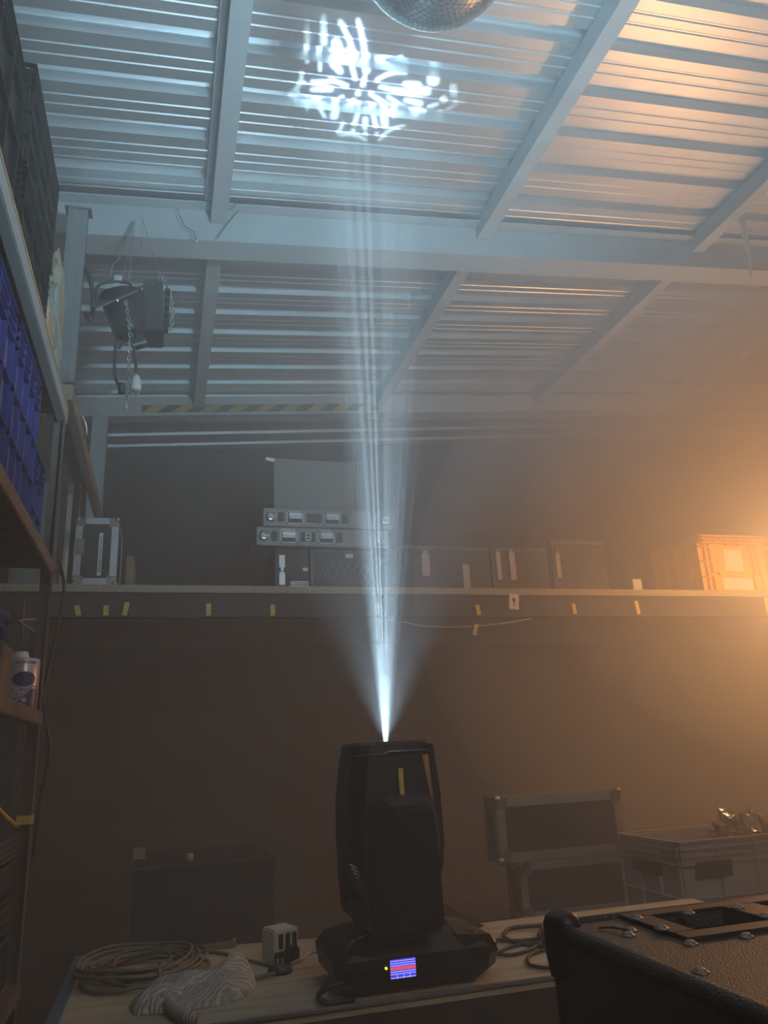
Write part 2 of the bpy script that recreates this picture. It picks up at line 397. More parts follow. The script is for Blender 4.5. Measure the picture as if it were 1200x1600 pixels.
# display
def on_front(px, py): return P(px, py, y=BY - .1275)
a = on_front(610, 1530); b = on_front(648, 1495); yf = BY - .1285
scr = MB().box((a.x - .004, yf - .001, a.z - .004), (b.x + .004, yf + .004, b.z + .004), .001).build('display_frame', 'gloss', t)
sw = b.x - a.x; sh = b.z - a.z
d = MB().box((a.x, yf - .002, a.z), (b.x, yf, b.z)).build('display', 'scr', scr)
mb = MB()
for q in (.02, .22, .34, .66, .78, .90): mb.box((a.x, yf - .0026, a.z + sh * q), (b.x, yf - .0018, a.z + sh * q + .0012))
for q in (.25, .5, .75): mb.box((a.x + sw * q, yf - .0026, a.z), (a.x + sw * q + .0009, yf - .0018, a.z + sh * .2))
MB.build(mb, 'menu_lines', 'scrl', scr)
MB().box((a.x, yf - .003, a.z + sh * .44), (b.x, yf - .0016, a.z + sh * .60)).build('menu_bar', 'scrr', scr, label='red highlighted menu row')
q = on_front(603, 1513); MB().cyl((q.x, yf + .002, q.z), (q.x, yf - .003, q.z), .0022).build('indicator_led', 'led', t)
q = on_front(657, 1506); MB().cyl((q.x, yf + .002, q.z), (q.x, yf - .004, q.z), .0075).cyl((q.x, yf - .003, q.z), (q.x, yf - .006, q.z), .004).build('knob', 'black', t)
q = on_front(545, 1462)
MB().tube([(BX - .13, BY - .085, TZ + .106), (BX - .12, BY - .09, TZ + .110), (BX - .11, BY - .083, TZ + .110), (BX - .095, BY - .088, TZ + .108)], .0016).build('white_mark', 'white', t)
MB().box((BX - .035, BY - .083, TZ + .113), (BX + .03, BY - .062, TZ + .116), 0, Matrix.Rotation(.1, 3, 'Z')).build('label_sticker', 'paper', t, label='pale sticker on top of the base')
# turntable and yoke
MB().cyl((HX, HY + .03, TZ + .11), (HX, HY + .03, TZ + .135), .085, n=32).build('turntable', 'black', t)
yk = MB()
def arm(y0, y1, sgn):
    pr = [(HX - .085, TZ + .130), (HX - .092, TZ + .20), (HX - .095, TZ + .30), (HX - .083, TZ + .352), (HX - .06, TZ + .378), (HX - .02, TZ + .392), (HX + .02, TZ + .391), (HX + .050, TZ + .380), (HX + .062, TZ + .350), (HX + .068, TZ + .20), (HX + .070, TZ + .130)]
    bm = bmesh.new(); f = bm.faces.new([bm.verts.new((x, y0, z)) for x, z in pr])
    r = bmesh.ops.extrude_face_region(bm, geom=[f]); bmesh.ops.translate(bm, verts=[v for v in r['geom'] if isinstance(v, bmesh.types.BMVert)], vec=(0, y1 - y0, 0))
    bmesh.ops.bevel(bm, geom=bm.edges[:], offset=.006, segments=2, affect='EDGES'); return MB().take(bm)
fa = arm(HY - .155, HY - .105, 1).build('yoke_arm', 'black', t)
MB().prism([(HX - .045, TZ + .385), (HX - .015, TZ + .396), (HX + .03, TZ + .396), (HX + .058, TZ + .384), (HX + .055, TZ + .374), (HX - .045, TZ + .374)], 'y', HY - .160, HY - .100).build('grip', 'greyg', fa, label='glossy curved grip on top of the arm')
mb = MB()
for i in range(12): mb.box((HX - .028 + i * .0065, HY - .163, TZ + .362), (HX - .0255 + i * .0065, HY - .1545, TZ + .371))
mb.build('vent_slots', 'dsteel', fa)
arm(HY + .105, HY + .155, 1).build('yoke_arm', 'black', t)
MB().box((HX - .085, HY - .15, TZ + .125), (HX + .07, HY + .15, TZ + .160), .008).build('yoke_bridge', 'black', t)
for s_ in (-1, 1): MB().cyl((HX, HY + s_ * .09, TZ + .33), (HX, HY + s_ * .108, TZ + .33), .035).build('pivot', 'dsteel', t)
# head shell (tall rounded body, open lens well at the top)
def sect(hx0, hx1, hy, c, z): # octagonal ring, hx0 left extent, hx1 right extent
    return [Vector((HX + a, HY + b, z)) for a, b in ((-hx0 + c, -hy), (hx1 - c, -hy), (hx1, -hy + c), (hx1, hy - c), (hx1 - c, hy), (-hx0 + c, hy), (-hx0, hy - c), (-hx0, -hy + c))]
ZT = 1.420
rings = [sect(.055, .055, .06, .02, TZ + .165), sect(.085, .082, .085, .025, TZ + .20), sect(.112, .100, .098, .028, TZ + .29),
         sect(.110, .102, .100, .030, TZ + .385), sect(.098, .090, .094, .030, TZ + .478)]
hm = loft_rings(rings); hm.f.pop(); hm.sm.pop(); hd = hm.build('head', 'black', t)
# head cap with a hole for the lens
def ringz(r, z, n=32): return [Vector((HX + r * math.cos(2 * PI * i / n), HY + r * math.sin(2 * PI * i / n), z)) for i in range(n)]
def sq32(hx0, hx1, hy, z):
    out = []
    for i in range(32):
        a_ = 2 * PI * i / 32; cx, sy = math.cos(a_), math.sin(a_); p = 5.0
        k_ = (abs(cx) ** p + abs(sy) ** p) ** (-1 / p)
        out.append(Vector((HX + (hx1 if cx > 0 else hx0) * cx * k_, HY + hy * sy * k_, z)))
    return out
R_ = [sq32(.098, .092, .096, TZ + .479), sq32(.099, .093, .097, TZ + .484), sq32(.096, .090, .095, ZT - .008), sq32(.090, .084, .090, ZT - .001), ringz(.058, ZT), ringz(.055, ZT - .006), ringz(.052, 1.345)]
mb = MB(); vs = [p for r in R_ for p in r]; n = 32
mb.add(vs, [(j * n + i, j * n + (i + 1) % n, (j + 1) * n + (i + 1) % n, (j + 1) * n + i) for j in range(len(R_) - 1) for i in range(n)])
mb.add(R_[-1], [tuple(range(n))])
cap = mb.build('head_cap', 'black', t)
MB().tube([(HX - .099, HY - .092, TZ + .481), (HX - .03, HY - .0975, TZ + .482), (HX - .02, HY - .0985, TZ + .487), (HX + .06, HY - .0985, TZ + .487), (HX + .092, HY - .09, TZ + .484)], .0012, sub=1).build('seam', 'dalu', cap)
# glossy right front corner strips
MB().add([(HX + .070, HY - .102, ZT - .010), (HX + .086, HY - .097, ZT - .010), (HX + .096, HY - .099, TZ + .40), (HX + .075, HY - .106, TZ + .40), (HX + .090, HY - .103, TZ + .28), (HX + .098, HY - .098, TZ + .28)],
         [(0, 1, 2, 3), (3, 2, 5, 4)]).build('corner_strip', 'gloss', hd)
q0 = P(622, 1200, y=HY - .102); q1 = P(632, 1248, y=HY - .102)
MB().box((q0.x, HY - .1045, q1.z), (q1.x, HY - .1005, q0.z), .001, Matrix.Rotation(-.06, 3, 'X')).build('yellow_stripe', 'yellow', hd, label='narrow yellow stripe on the head')
mb = MB()
for i in range(9):
    z = TZ + .255 - i * .0085
    mb.box((HX - .112 + .004 * i - .006, HY - .094, z), (HX - .094 + .004 * i - .006, HY - .088, z + .0025), 0, Matrix.Rotation(.5, 3, 'Y'))
mb.build('vent_slits', 'white', hd)
# side fins of the head behind the arm
MB().prism([(HX + .095, TZ + .455), (HX + .106, TZ + .38), (HX + .108, TZ + .25), (HX + .098, TZ + .215), (HX + .09, TZ + .25)], 'y', HY - .06, HY + .06).build('side_rib', 'black', hd)

# the pattern plate inside the head, cut with the butterfly
GD = .030
u_ = AX.orthogonal().normalized(); v_ = AX.cross(u_)
def plate(px, py):
    d = (roof(px, py) - SRC); s_ = GD / d.dot(AX); q = d * s_; return (q.dot(u_), q.dot(v_))
def capsule(x0, y0, x1, y1, r0, r1=None, bow=0.0, n=7):
    r1 = r0 if r1 is None else r1
    dx, dy = x1 - x0, y1 - y0; L_ = math.hypot(dx, dy) or 1e-6; nx, ny = -dy / L_, dx / L_; a_ = math.atan2(dy, dx)
    pts = []; K = 5
    cen = [(x0 + dx * i / K + nx * bow * 4 * (i / K) * (1 - i / K), y0 + dy * i / K + ny * bow * 4 * (i / K) * (1 - i / K), r0 + (r1 - r0) * i / K) for i in range(K + 1)]
    for cx, cy_, r in cen: pts.append((cx + nx * r, cy_ + ny * r))
    for i in range(1, n): t_ = a_ + PI / 2 - PI * i / n; pts.append((cen[-1][0] + math.cos(t_) * r1, cen[-1][1] + math.sin(t_) * r1))
    for cx, cy_, r in reversed(cen): pts.append((cx - nx * r, cy_ - ny * r))
    for i in range(1, n): t_ = a_ - PI / 2 - PI * i / n; pts.append((cen[0][0] + math.cos(t_) * r0, cen[0][1] + math.sin(t_) * r0))
    return pts
Z = lambda cx, cy_: (400 + cx / 3, cy_ / 3)      # read off the 3x enlargement
caps = [  # x0 y0 x1 y1 r0 r1 bow   (3x enlargement of the ceiling picture)
    (232, 40, 240, 180, 14, 13, 0), (240, 190, 240, 290, 13, 8, 0), (315, 75, 318, 200, 13, 18, 0), (300, 245, 300, 330, 10, 8, 0), (395, 100, 470, 290, 12, 12, -6), (478, 95, 515, 300, 12, 13, -6),
    (375, 200, 395, 270, 26, 30, 0), (365, 300, 395, 335, 22, 16, 0), (430, 230, 465, 370, 10, 11, 0), (515, 310, 518, 330, 20, 20, 0), (512, 355, 500, 400, 9, 13, 0),
    (570, 308, 680, 270, 11, 12, 0), (568, 375, 700, 340, 12, 10, -14), (585, 408, 800, 430, 12, 24, 10), (700, 392, 760, 400, 14, 20, 0), (830, 375, 831, 376, 34, 34, 0),
    (535, 440, 650, 515, 11, 17, 0), (620, 455, 700, 510, 10, 14, 0), (705, 470, 770, 485, 14, 17, 0), (810, 500, 850, 488, 10, 10, 0), (880, 465, 881, 466, 20, 20, 0), (930, 440, 925, 410, 20, 20, 0),
    (935, 478, 936, 479, 14, 14, 0), (988, 445, 989, 446, 12, 12, 0), (1030, 460, 860, 545, 8, 9, 14), (725, 545, 790, 548, 8, 8, 0), (758, 528, 759, 529, 13, 13, 0), (646, 543, 647, 544, 13, 13, 0),
    (478, 438, 479, 439, 15, 15, 0), (457, 470, 458, 471, 14, 14, 0), (435, 495, 460, 512, 9, 9, 0), (350, 375, 425, 402, 14, 12, 0), (265, 385, 330, 385, 14, 14, 0), (265, 420, 350, 418, 14, 16, 0),
    (225, 388, 226, 389, 12, 12, 0), (195, 430, 196, 432, 12, 12, 0), (245, 462, 262, 462, 16, 14, 0), (305, 475, 345, 465, 14, 14, 0), (375, 480, 405, 455, 16, 12, 0), (365, 545, 375, 515, 22, 18, 0),
    (215, 345, 145, 445, 10, 14, -20), (165, 480, 320, 545, 12, 12, -42), (240, 505, 241, 506, 12, 12, 0), (462, 580, 482, 520, 13, 11, 0), (510, 600, 512, 560, 12, 17, 0), (530, 490, 532, 492, 16, 16, 0),
    (545, 520, 562, 590, 12, 14, 0), (598, 540, 605, 585, 20, 20, 0), (408, 580, 385, 625, 8, 10, 0), (400, 635, 510, 655, 9, 9, -14), (455, 612, 456, 613, 12, 12, 0), (512, 625, 513, 626, 10, 10, 0), (566, 625, 567, 626, 10, 10, 0),
    (580, 655, 690, 590, 9, 8, -14), (560, 10, 590, 20, 8, 8, 0)]
polys = []
for c in caps:
    pts = capsule(*c[:4], c[4] * .86, c[5] * .86, c[6])
    polys.append([plate(*Z(*p)) for p in pts])
verts2 = []; edges2 = []
RP = .0115
N0 = 48
for i in range(N0): verts2.append(Vector((RP * math.cos(2 * PI * i / N0), RP * math.sin(2 * PI * i / N0))))
edges2 += [(i, (i + 1) % N0) for i in range(N0)]
SC = 1000.0
for pl in polys:
    o0 = len(verts2); verts2 += [Vector(p) for p in pl]; edges2 += [(o0 + i, o0 + (i + 1) % len(pl)) for i in range(len(pl))]
vo, eo, fo, *_ = delaunay_2d_cdt([v * SC for v in verts2], edges2, [], 0, 1e-4)
def inside(p, poly):
    r = False; j = len(poly) - 1
    for i in range(len(poly)):
        if (poly[i][1] > p[1]) != (poly[j][1] > p[1]) and p[0] < (poly[j][0] - poly[i][0]) * (p[1] - poly[i][1]) / (poly[j][1] - poly[i][1]) + poly[i][0]: r = not r
        j = i
    return r
keep = []
for f_ in fo:
    c = sum((vo[i] for i in f_), Vector((0, 0))) / len(f_) / SC
    if c.length < RP * .999 and not any(inside(c, pl) for pl in polys): keep.append(tuple(f_))
gc = SRC + AX * GD
mb = MB(); mb.add([gc + u_ * (v.x / SC) + v_ * (v.y / SC) for v in vo], keep)
mb.build('pattern_plate', 'dsteel', cap)
ann = [gc + (u_ * math.cos(2 * PI * i / 48) + v_ * math.sin(2 * PI * i / 48)) * RP * .998 for i in range(48)] + [gc + (u_ * math.cos(2 * PI * i / 48) + v_ * math.sin(2 * PI * i / 48)) * .030 for i in range(48)]
MB().add(ann, [(i, (i + 1) % 48, 48 + (i + 1) % 48, 48 + i) for i in range(48)]).build('plate_holder', 'dsteel', cap)

# ------------------------------------------------------------------ crates and cases
def crate(name, label, x0, x1, y0, y1, z0, z1, m, group=None, cat='crate', nx=4, ny=3, nz=2, rz=0, m2=None, ins=.014):
    cx, cy_ = (x0 + x1) / 2, (y0 + y1) / 2
    t = thing(name, label, cat, (cx, cy_, z0), rz, group)
    W, D_, H = (x1 - x0) / 2, (y1 - y0) / 2, z1 - z0; th = .006
    mb = MB(); w_, d_ = W - ins, D_ - ins
    mb.box((-w_, -d_, 0), (w_, d_, th)); mb.box((-w_, -d_, 0), (w_, -d_ + th, H - .01)); mb.box((-w_, d_ - th, 0), (w_, d_, H - .01))
    mb.box((-w_, -d_, 0), (-w_ + th, d_, H - .01)); mb.box((w_ - th, -d_, 0), (w_, d_, H - .01))
    mb.build('body', m2 or m, t, local=True)
    mb = MB(); r = .005
    for k_ in range(nx + 1):
        x = -w_ + 2 * w_ * k_ / nx
        for s_ in (-1, 1): mb.box((x - r / 2, s_ * d_, .0), (x + r / 2, s_ * D_, H - .02))
    for k_ in range(ny + 1):
        y = -d_ + 2 * d_ * k_ / ny
        for s_ in (-1, 1): mb.box((s_ * w_, y - r / 2, 0), (s_ * W, y + r / 2, H - .02))
    for k_ in range(nz + 1):
        z = .004 + (H - .09) * k_ / nz
        for s_ in (-1, 1):
            mb.box((-W, s_ * d_, z), (W, s_ * D_, z + r)); mb.box((s_ * w_, -D_, z), (s_ * W, D_, z + r))
    mb.build('ribs', m, t, local=True)
    mb = MB()
    for z in (H - .06, H - .035, H - .008):
        mb.box((-W, -D_, z), (W, -d_, z + .008), .002); mb.box((-W, d_, z), (W, D_, z + .008), .002)
        mb.box((-W, -D_, z), (-w_, D_, z + .008), .002); mb.box((w_, -D_, z), (W, D_, z + .008), .002)
    mb.build('rim', m, t, local=True)
    return t
def flight_case(name, label, x0, x1, y0, y1, z0, z1, cat='flight case', rail=.028, group=None, hw='dalu', latch=(.25, .75), lid=.62, body='bfab', rm='alu', corners=True, rz=0):
    cx, cy_ = (x0 + x1) / 2, (y0 + y1) / 2; W, D_, H = (x1 - x0) / 2, (y1 - y0) / 2, z1 - z0
    t = thing(name, label, cat, (cx, cy_, z0), rz, group); e = .003
    MB().box((-W + e, -D_ + e, e), (W - e, D_ - e, H - e)).build('body', body, t, local=True)
    mb = MB()
    for sx in (-1, 1):
        for sy in (-1, 1): mb.box((sx * W, sy * D_, 0), (sx * (W - rail), sy * (D_ - rail), H), .002)
    for z in ((0, rail), (H - rail, H)):
        for s_ in (-1, 1):
            mb.box((-W, s_ * D_, z[0]), (W, s_ * (D_ - rail), z[1]), .002); mb.box((s_ * W, -D_, z[0]), (s_ * (W - rail), D_, z[1]), .002)
    mb.build('edge_rails', rm, t, local=True)
    if lid:
        mb = MB(); z = H * lid
        for s_ in (-1, 1): mb.box((-W - .001, s_ * (D_ + .001), z - .012), (W + .001, s_ * (D_ - .01), z + .012)); mb.box((s_ * (W + .001), -D_, z - .012), (s_ * (W - .01), D_, z + .012))
        mb.build('lid_seam', rm, t, local=True)
    if corners:
        for sx in (-1, 1):
            for z in (0, H):
                c = Vector((sx * W, -D_, z)); zz = 1 if z == 0 else -1
                g = MB()
                g.lathe(c + Vector((-sx * .008, .008, zz * .008)), [(0, -.018), (.012, -.014), (.017, -.004), (.017, .004), (.012, .014), (0, .018)], 12)
                g.box(c + Vector((0, -.003, 0)), c + Vector((-sx * .05, .003, zz * .05)), .002)
                for q in ((.015, .04), (.04, .015), (.04, .04)): g.cyl(c + Vector((-sx * q[0], -.003, zz * q[1])), c + Vector((-sx * q[0], -.006, zz * q[1])), .003, n=8)
                g.build('corner', hw, t, local=True)
    for f_ in latch:
        x = -W + 2 * W * f_; z = H * (lid or .5)
        g = MB(); g.box((x - .04, -D_ - .004, z - .045), (x + .04, -D_ - .001, z + .045), .003).box((x - .022, -D_ - .010, z - .03), (x + .022, -D_ - .004, z + .02), .003)
        g.cyl((x, -D_ - .006, z + .005), (x, -D_ - .016, z + .005), .010, n=12)
        for a_ in (-.034, .034):
            for b_ in (-.037, .037): g.cyl((x + a_, -D_ - .004, z + b_), (x + a_, -D_ - .007, z + b_), .003, n=8)
        g.build('latch', hw, t, local=True)
    return t

# loft, left end
t = flight_case('flight_case', 'black flight case with a white name strip at the left end of the loft', -.487, -.268, 4.215, 4.62, 2.309, 2.680, latch=(), lid=0, rail=.036)
H_ = .371
g = MB()
for zc in (.205,):
    g.box((-.112, -.2065, zc - .045), (-.060, -.2035, zc + .045), .004).box((-.100, -.213, zc - .028), (-.070, -.2065, zc + .028), .003)
    for a_ in (-.106, -.066):
        for b_ in (-.038, 0, .038): g.cyl((a_, -.2065, zc + b_), (a_, -.2095, zc + b_), .003, n=8)
g.build('latch', 'dalu', t, local=True)
st = MB().box((.012, -.2035, .05), (.032, -.2015, .285)).build('name_strip', 'paper', t, local=True, label='white strip with black lettering')
base_p = WM[t.name].translation
text_mb('Wireless Control Host 2', .0195, base_p + Vector((.022, -.2035, .165)), (0, 0, 1), (-1, 0, 0), .0006).build('lettering', 'ink', st)
t = flight_case('flight_case', 'flat flight case standing on end with a pale plywood edge beside the loft column', -.60, -.515, 4.22, 4.60, 2.309, 2.985, latch=(), lid=0, rail=.022)
MB().box((.018, -.1935, 0), (.030, -.190, .66)).build('plywood_strip', 'ply', t, local=True)
g = MB().box((.022, -.2, .20), (.042, -.19, .29), .003)
g.build('hinge', 'dalu', t, local=True)
MB().box((.022, -.2, .50), (.042, -.19, .58), .003).build('hinge', 'dalu', t, local=True)
o = MB().box((-.80, 4.24, 2.309), (-.615, 4.55, 2.98), .004).build('upright_panel', 'box'); tag(o, 'blue grey panel standing behind the rack post on the loft', 'panel')
o = MB().box((-.232, 4.45, 2.309), (-.190, 4.8, 2.53), .004).build('wooden_box', 'wood'); tag(o, 'small brown box edge just behind the left flight case', 'box')

# two flat trunks with recessed handles
def trunk(label, x0, z0, z1, y0=4.30, plate_mark=False, L_=.80):
    D_ = .42; H = z1 - z0; W = L_ / 2
    t = thing('flat_trunk', label, 'flight case', (x0 + W, y0 + D_ / 2, z0), 0, 'flat metal trunks stacked on the loft')
    MB().box((-W, -D_ / 2, 0), (W, D_ / 2, H), .004).build('body', 'trunk', t, local=True)
    g = MB(); yf = -D_ / 2
    for xx in (.085, .265, .43, .50): pass
    holes = [(.085, .12), (.258, .345), (.47, .51)]
    for a_, b_ in holes: MB().box((-W + a_, yf - .003, H * .24), (-W + b_, yf, H * .76)).build('dark_panel', 'bfab', t, local=True)
    for xx in (.135, .36):
        g = MB(); a_, b_ = -W + xx, -W + xx + .105
        g.box((a_, yf - .004, H * .12), (b_, yf - .0, H * .20)).box((a_, yf - .004, H * .80), (b_, yf, H * .88)).box((a_, yf - .004, H * .12), (a_ + .010, yf, H * .88)).box((b_ - .010, yf - .004, H * .12), (b_, yf, H * .88))
        for q in range(5): g.cyl((a_ + .01 + q * .021, yf - .004, H * .93), (a_ + .01 + q * .021, yf - .006, H * .93), .003, n=8)
        h = g.build('handle_dish', 'dalu', t, local=True)
        MB().box((a_ + .012, yf - .002, H * .22), (b_ - .012, yf - .0005, H * .78)).build('recess', 'bfab', h, local=True)
        MB().box((a_ + .014, yf - .020, H * .50), (b_ - .014, yf - .006, H * .74), .004).box((a_ + .014, yf - .02, H * .40), (b_ - .014, yf - .014, H * .48), .002).build('grip', 'alu', h, local=True)
    for xx in (.025, L_ - .075):
        g = MB(); a_ = -W + xx
        g.lathe((a_ + .018, yf - .001, H * .5), [(0, .010), (.020, .010), (.028, .006), (.032, 0)], 20, (0, -1, 0)); g.box((a_ + .004, yf - .016, H * .42), (a_ + .05, yf - .008, H * .58), .003)
        g.cyl((a_ + .018, yf - .01, H * .5), (a_ + .018, yf - .022, H * .5), .010, n=10)
        for zz in (.15, .3, .7, .85): g.cyl((a_ + .05, yf, H * zz), (a_ + .05, yf - .004, H * zz), .003, n=8)
        g.build('latch', 'dalu', t, local=True)
    if plate_mark:
        g = MB(); a_ = -W + .285
        g.box((a_, yf - .006, H * .28), (a_ + .036, yf - .003, H * .34)).box((a_, yf - .006, H * .66), (a_ + .036, yf - .003, H * .72)).box((a_, yf - .006, H * .28), (a_ + .005, yf - .003, H * .72)).box((a_ + .031, yf - .006, H * .28), (a_ + .036, yf - .003, H * .72)).box((a_, yf - .006, H * .47), (a_ + .036, yf - .003, H * .51))
        g.build('label_holder', 'alu', t, local=True)
    return t
trunk('lower flat metal trunk with recessed handles and a small square label holder', .487, 2.572, 2.682, plate_mark=True)
trunk('upper flat metal trunk with recessed handles, lying on top of the other one', .527, 2.690, 2.800)
o = MB().box((.60, 4.38, 2.803), (1.10, 4.75, 3.148), .004).build('grey_box', 'box'); tag(o, 'plain grey square box on top of the flat metal trunks', 'box')
q = P(419, 721, y=4.36)
o = MB().box((.550, 4.376, 3.128), (.606, 4.3795, 3.150), .002, Matrix.Rotation(.15, 3, 'Y')).build('paper_scrap', 'paper'); 
tag(o, 'small bright paper scrap at the corner of the grey box', 'paper')
t = flight_case('road_case', 'dark road case with latch strip supporting the left half of the trunks', .60, .80, 4.36, 4.75, 2.309, 2.568, latch=(), lid=0, rail=.004, corners=False, rm='bfab')
g = MB().box((-.075, -.199, .145), (-.040, -.195, .22), .004).box((-.075, -.199, .04), (-.040, -.195, .115), .004).box((-.065, -.203, .10), (-.050, -.196, .16), .002).cyl((-.057, -.199, .13), (-.057, -.21, .13), .008)
g.build('latch', 'alu', t, local=True)
g = MB()
for i in range(5): g.box((-.01, -.199, .008 + i * .012), (.10, -.195, .015 + i * .012))
g.build('vent', 'dalu', t, local=True)
MB().box((.065, -.1985, .125), (.095, -.196, .145)).build('label_sticker', 'paper', t, local=True)
t = flight_case('mesh_box', 'dark box with diamond mesh front beside the road case under the trunks', .815, 1.24, 4.36, 4.75, 2.309, 2.566, latch=(), lid=0, rail=.012, corners=False, rm='dsteel', cat='box')
g = MB()
for i in range(9):
    for s_ in (-1, 1):
        x = -.16 + i * .05
        g.tube([(max(-.2, min(.2, x - s_ * .07)), -.199, .02), (max(-.2, min(.2, x + s_ * .07)), -.199, .235)], .0022, 4, sub=1)
g.build('mesh', 'dalu', t, local=True)
MB().box((.0, -.2, .21), (.045, -.197, .235)).build('label_sticker', 'paper', t, local=True)
# loft, right half: hazy dark cases with webbing straps
for i, (xa, xb, zt, lab, straps) in enumerate([
        (1.36, 1.95, 2.60, 'dim dark case on the loft just right of the light beam', ((.14, .19, .10, .24),)),
        (1.97, 2.36, 2.60, 'dim dark case with two pale straps near the middle of the loft', ((.03, .06, .08, .26), (.12, .16, .08, .26))),
        (2.40, 2.78, 2.66, 'tallest dim dark case left of the yellow crates on the loft', ((.02, .05, .10, .26),))]):
    t = flight_case('dark_case', lab, xa, xb, 4.33, 4.8, 2.309, zt, latch=(), lid=.96, rail=.010, corners=False, rm='dsteel', cat='case', group='dark cases on the loft')
    W = (xb - xa) / 2
    for a_, b_, c_, d_ in straps:
        MB().box((-W + a_, -.240, c_), (-W + b_, -.236, d_), .001).box((-W + a_ + .01, -.245, d_), (-W + b_ - .01, -.236, d_ + .02), .002).build('strap', 'greyp', t, local=True)
q0 = P(722, 882, y=4.28); q1 = P(733, 916, y=4.28)
o = MB().box((q0.x, 4.275, 2.309), (q1.x + .01, 4.285, q0.z), .001).build('grey_strap', 'greyp'); tag(o, 'pale strap end standing on the loft edge before the dim case', 'strap')
t1 = crate('plastic_crate', 'yellow lit plastic crate with torn paper label on the right of the loft', 3.50, 4.05, 4.27, 4.85, 2.309, 2.715, 'orange', 'yellow crates on the loft', nx=5, ny=4, nz=3, ins=.034)
g = MB()
for a_, b_, c_, d_ in ((-.10, .05, .15, .30), (-.14, .10, .02, .10)):
    g.box((a_, -.2925, c_), (b_, -.2905, d_), .0, Matrix.Rotation(.04, 3, 'Y'))
g.build('torn_label', 'paper', t1, local=True)
MB().box((-.15, -.2895, 0), (.11, -.262, .33)).build('label_panel', 'orange', t1, local=True)
g = MB()
for a_, b_, c_, d_ in ((-.20, -.12, .14, .34), (.06, .12, .12, .30), (.19, .23, .02, .34), (-.20, -.15, .0, .12), (.13, .18, .0, .12)): MB().box((a_, -.288, c_), (b_, -.25, d_)).build('raised_panel', 'orange', t1, local=True)
clone(t1, (4.36, 4.56, 2.309), 0, 'yellow lit plastic crate at the far right edge of the loft')
o = MB().box((2.95, 4.30, 2.309), (3.02, 4.36, 2.40), .004).build('small_box', 'paper'); tag(o, 'small pale box between the dark cases and the yellow crates', 'box')

# tape strips on the fascia
for i, (px, py0, py1, lean, lab) in enumerate([
        (122, 946, 962, -.25, 'leftmost yellow tape strip on the loft fascia, leaning left'), (166, 946, 962, 0, 'short upright yellow tape strip second from the left on the fascia'),
        (197, 941, 962, .18, 'yellow tape strip leaning right, third from the left on the fascia'), (326, 943, 962, 0, 'lone yellow tape strip on the fascia below the empty loft stretch'),
        (426, 945, 962, 0, 'yellow tape strip on the fascia below the road case'), (590, 943, 961, 0, 'yellow tape strip on the fascia seen through the light beam'),
        (746, 945, 961, -.15, 'crumpled yellow tape strip on the fascia left of the paper tag'), (896, 943, 960, -.1, 'yellow tape strip on the fascia right of the paper tag'),
        (994, 939, 960, -.08, 'yellow tape strip on the fascia, second from the right'), (1194, 925, 958, 0, 'tall yellow tape strip at the right end of the fascia')]):
    a = P(px, py0, y=4.23); b = P(px, py1, y=4.23)
    o = MB().box((a.x - .013, 4.226, b.z), (a.x + .013, 4.234, a.z), .001, Matrix.Rotation(lean, 3, 'Y')).build('tape_strip', 'yellow')
    tag(o, lab, 'tape', 'yellow tape strips on the loft fascia')
a = P(742, 975, y=4.24); b = P(740, 993, y=4.24)
o = MB().box((a.x - .013, 4.236, b.z), (a.x + .013, 4.241, a.z), .001, Matrix.Rotation(.3, 3, 'Y')).build('tape_strip', 'yellow'); tag(o, 'yellow tape strip dangling below the fascia by the wire', 'tape', 'yellow tape strips on the loft fascia')
a = P(795, 928, y=4.19); b = P(812, 952, y=4.19)
t = thing('paper_tag', 'white paper tag hanging from the loft edge right of the beam', 'tag', (a.x, 4.19, b.z))
MB().box((a.x, 4.192, b.z), (b.x, 4.195, a.z), 0, Matrix.Rotation(.1, 3, 'Y')).build('sheet', 'paper', t)
c = (a + b) / 2
MB().lathe((c.x, 4.1915, c.z + .012), [(0, .001), (.013, 0)], 10, (0, -1, 0)).box((c.x - .003, 4.189, c.z - .025), (c.x + .003, 4.1912, c.z + .01)).build('printed_mark', 'ink', t)
pts = [P(x_, y_, y=4.25) for x_, y_ in ((628, 972), (660, 978), (700, 980), (750, 978), (800, 972), (830, 966))]
o = MB().tube(pts, .004, 6).build('loose_wire', 'greyp'); tag(o, 'thin pale wire sagging beneath the loft fascia', 'wire')

# ------------------------------------------------------------------ equipment under the loft
t = thing('storage_bench', 'dark low bench behind the workbench holding the stacked cases', 'bench', (2.3, 3.2, 0))
MB().box((1.30, 2.55, .66), (3.6, 3.75, .70)).build('bench_top', 'apron', t)
for x in (1.32, 3.5):
    for y in (2.57, 3.65): MB().box((x, y, 0), (x + .07, y + .07, .66)).build('leg', 'dsteel', t)
flight_case('flight_case', 'lower flight case with double aluminium rails behind the workbench', 1.452, 1.985, 3.2, 3.34, .701, .925, latch=(), lid=0, rail=.034, hw='dalu')
t = flight_case('flight_case', 'upper flight case with pale rails stacked behind the workbench', 1.365, 1.965, 3.19, 3.32, .927, 1.185, latch=(), lid=0, rail=.040)
t1 = crate('plastic_crate', 'pale grey plastic crate behind the black case at the right', 1.86, 2.55, 2.68, 3.1, .701, 1.02, 'greyp', nx=4, ny=3, nz=2)
MB().box((-.352, -.10, .19), (-.346, .10, .24), .002).build('hand_hole', 'ink', t1, local=True)
MB().box((-.28, -.215, .19), (-.12, -.2105, .245), .002).build('hand_hole', 'ink', t1, local=True)
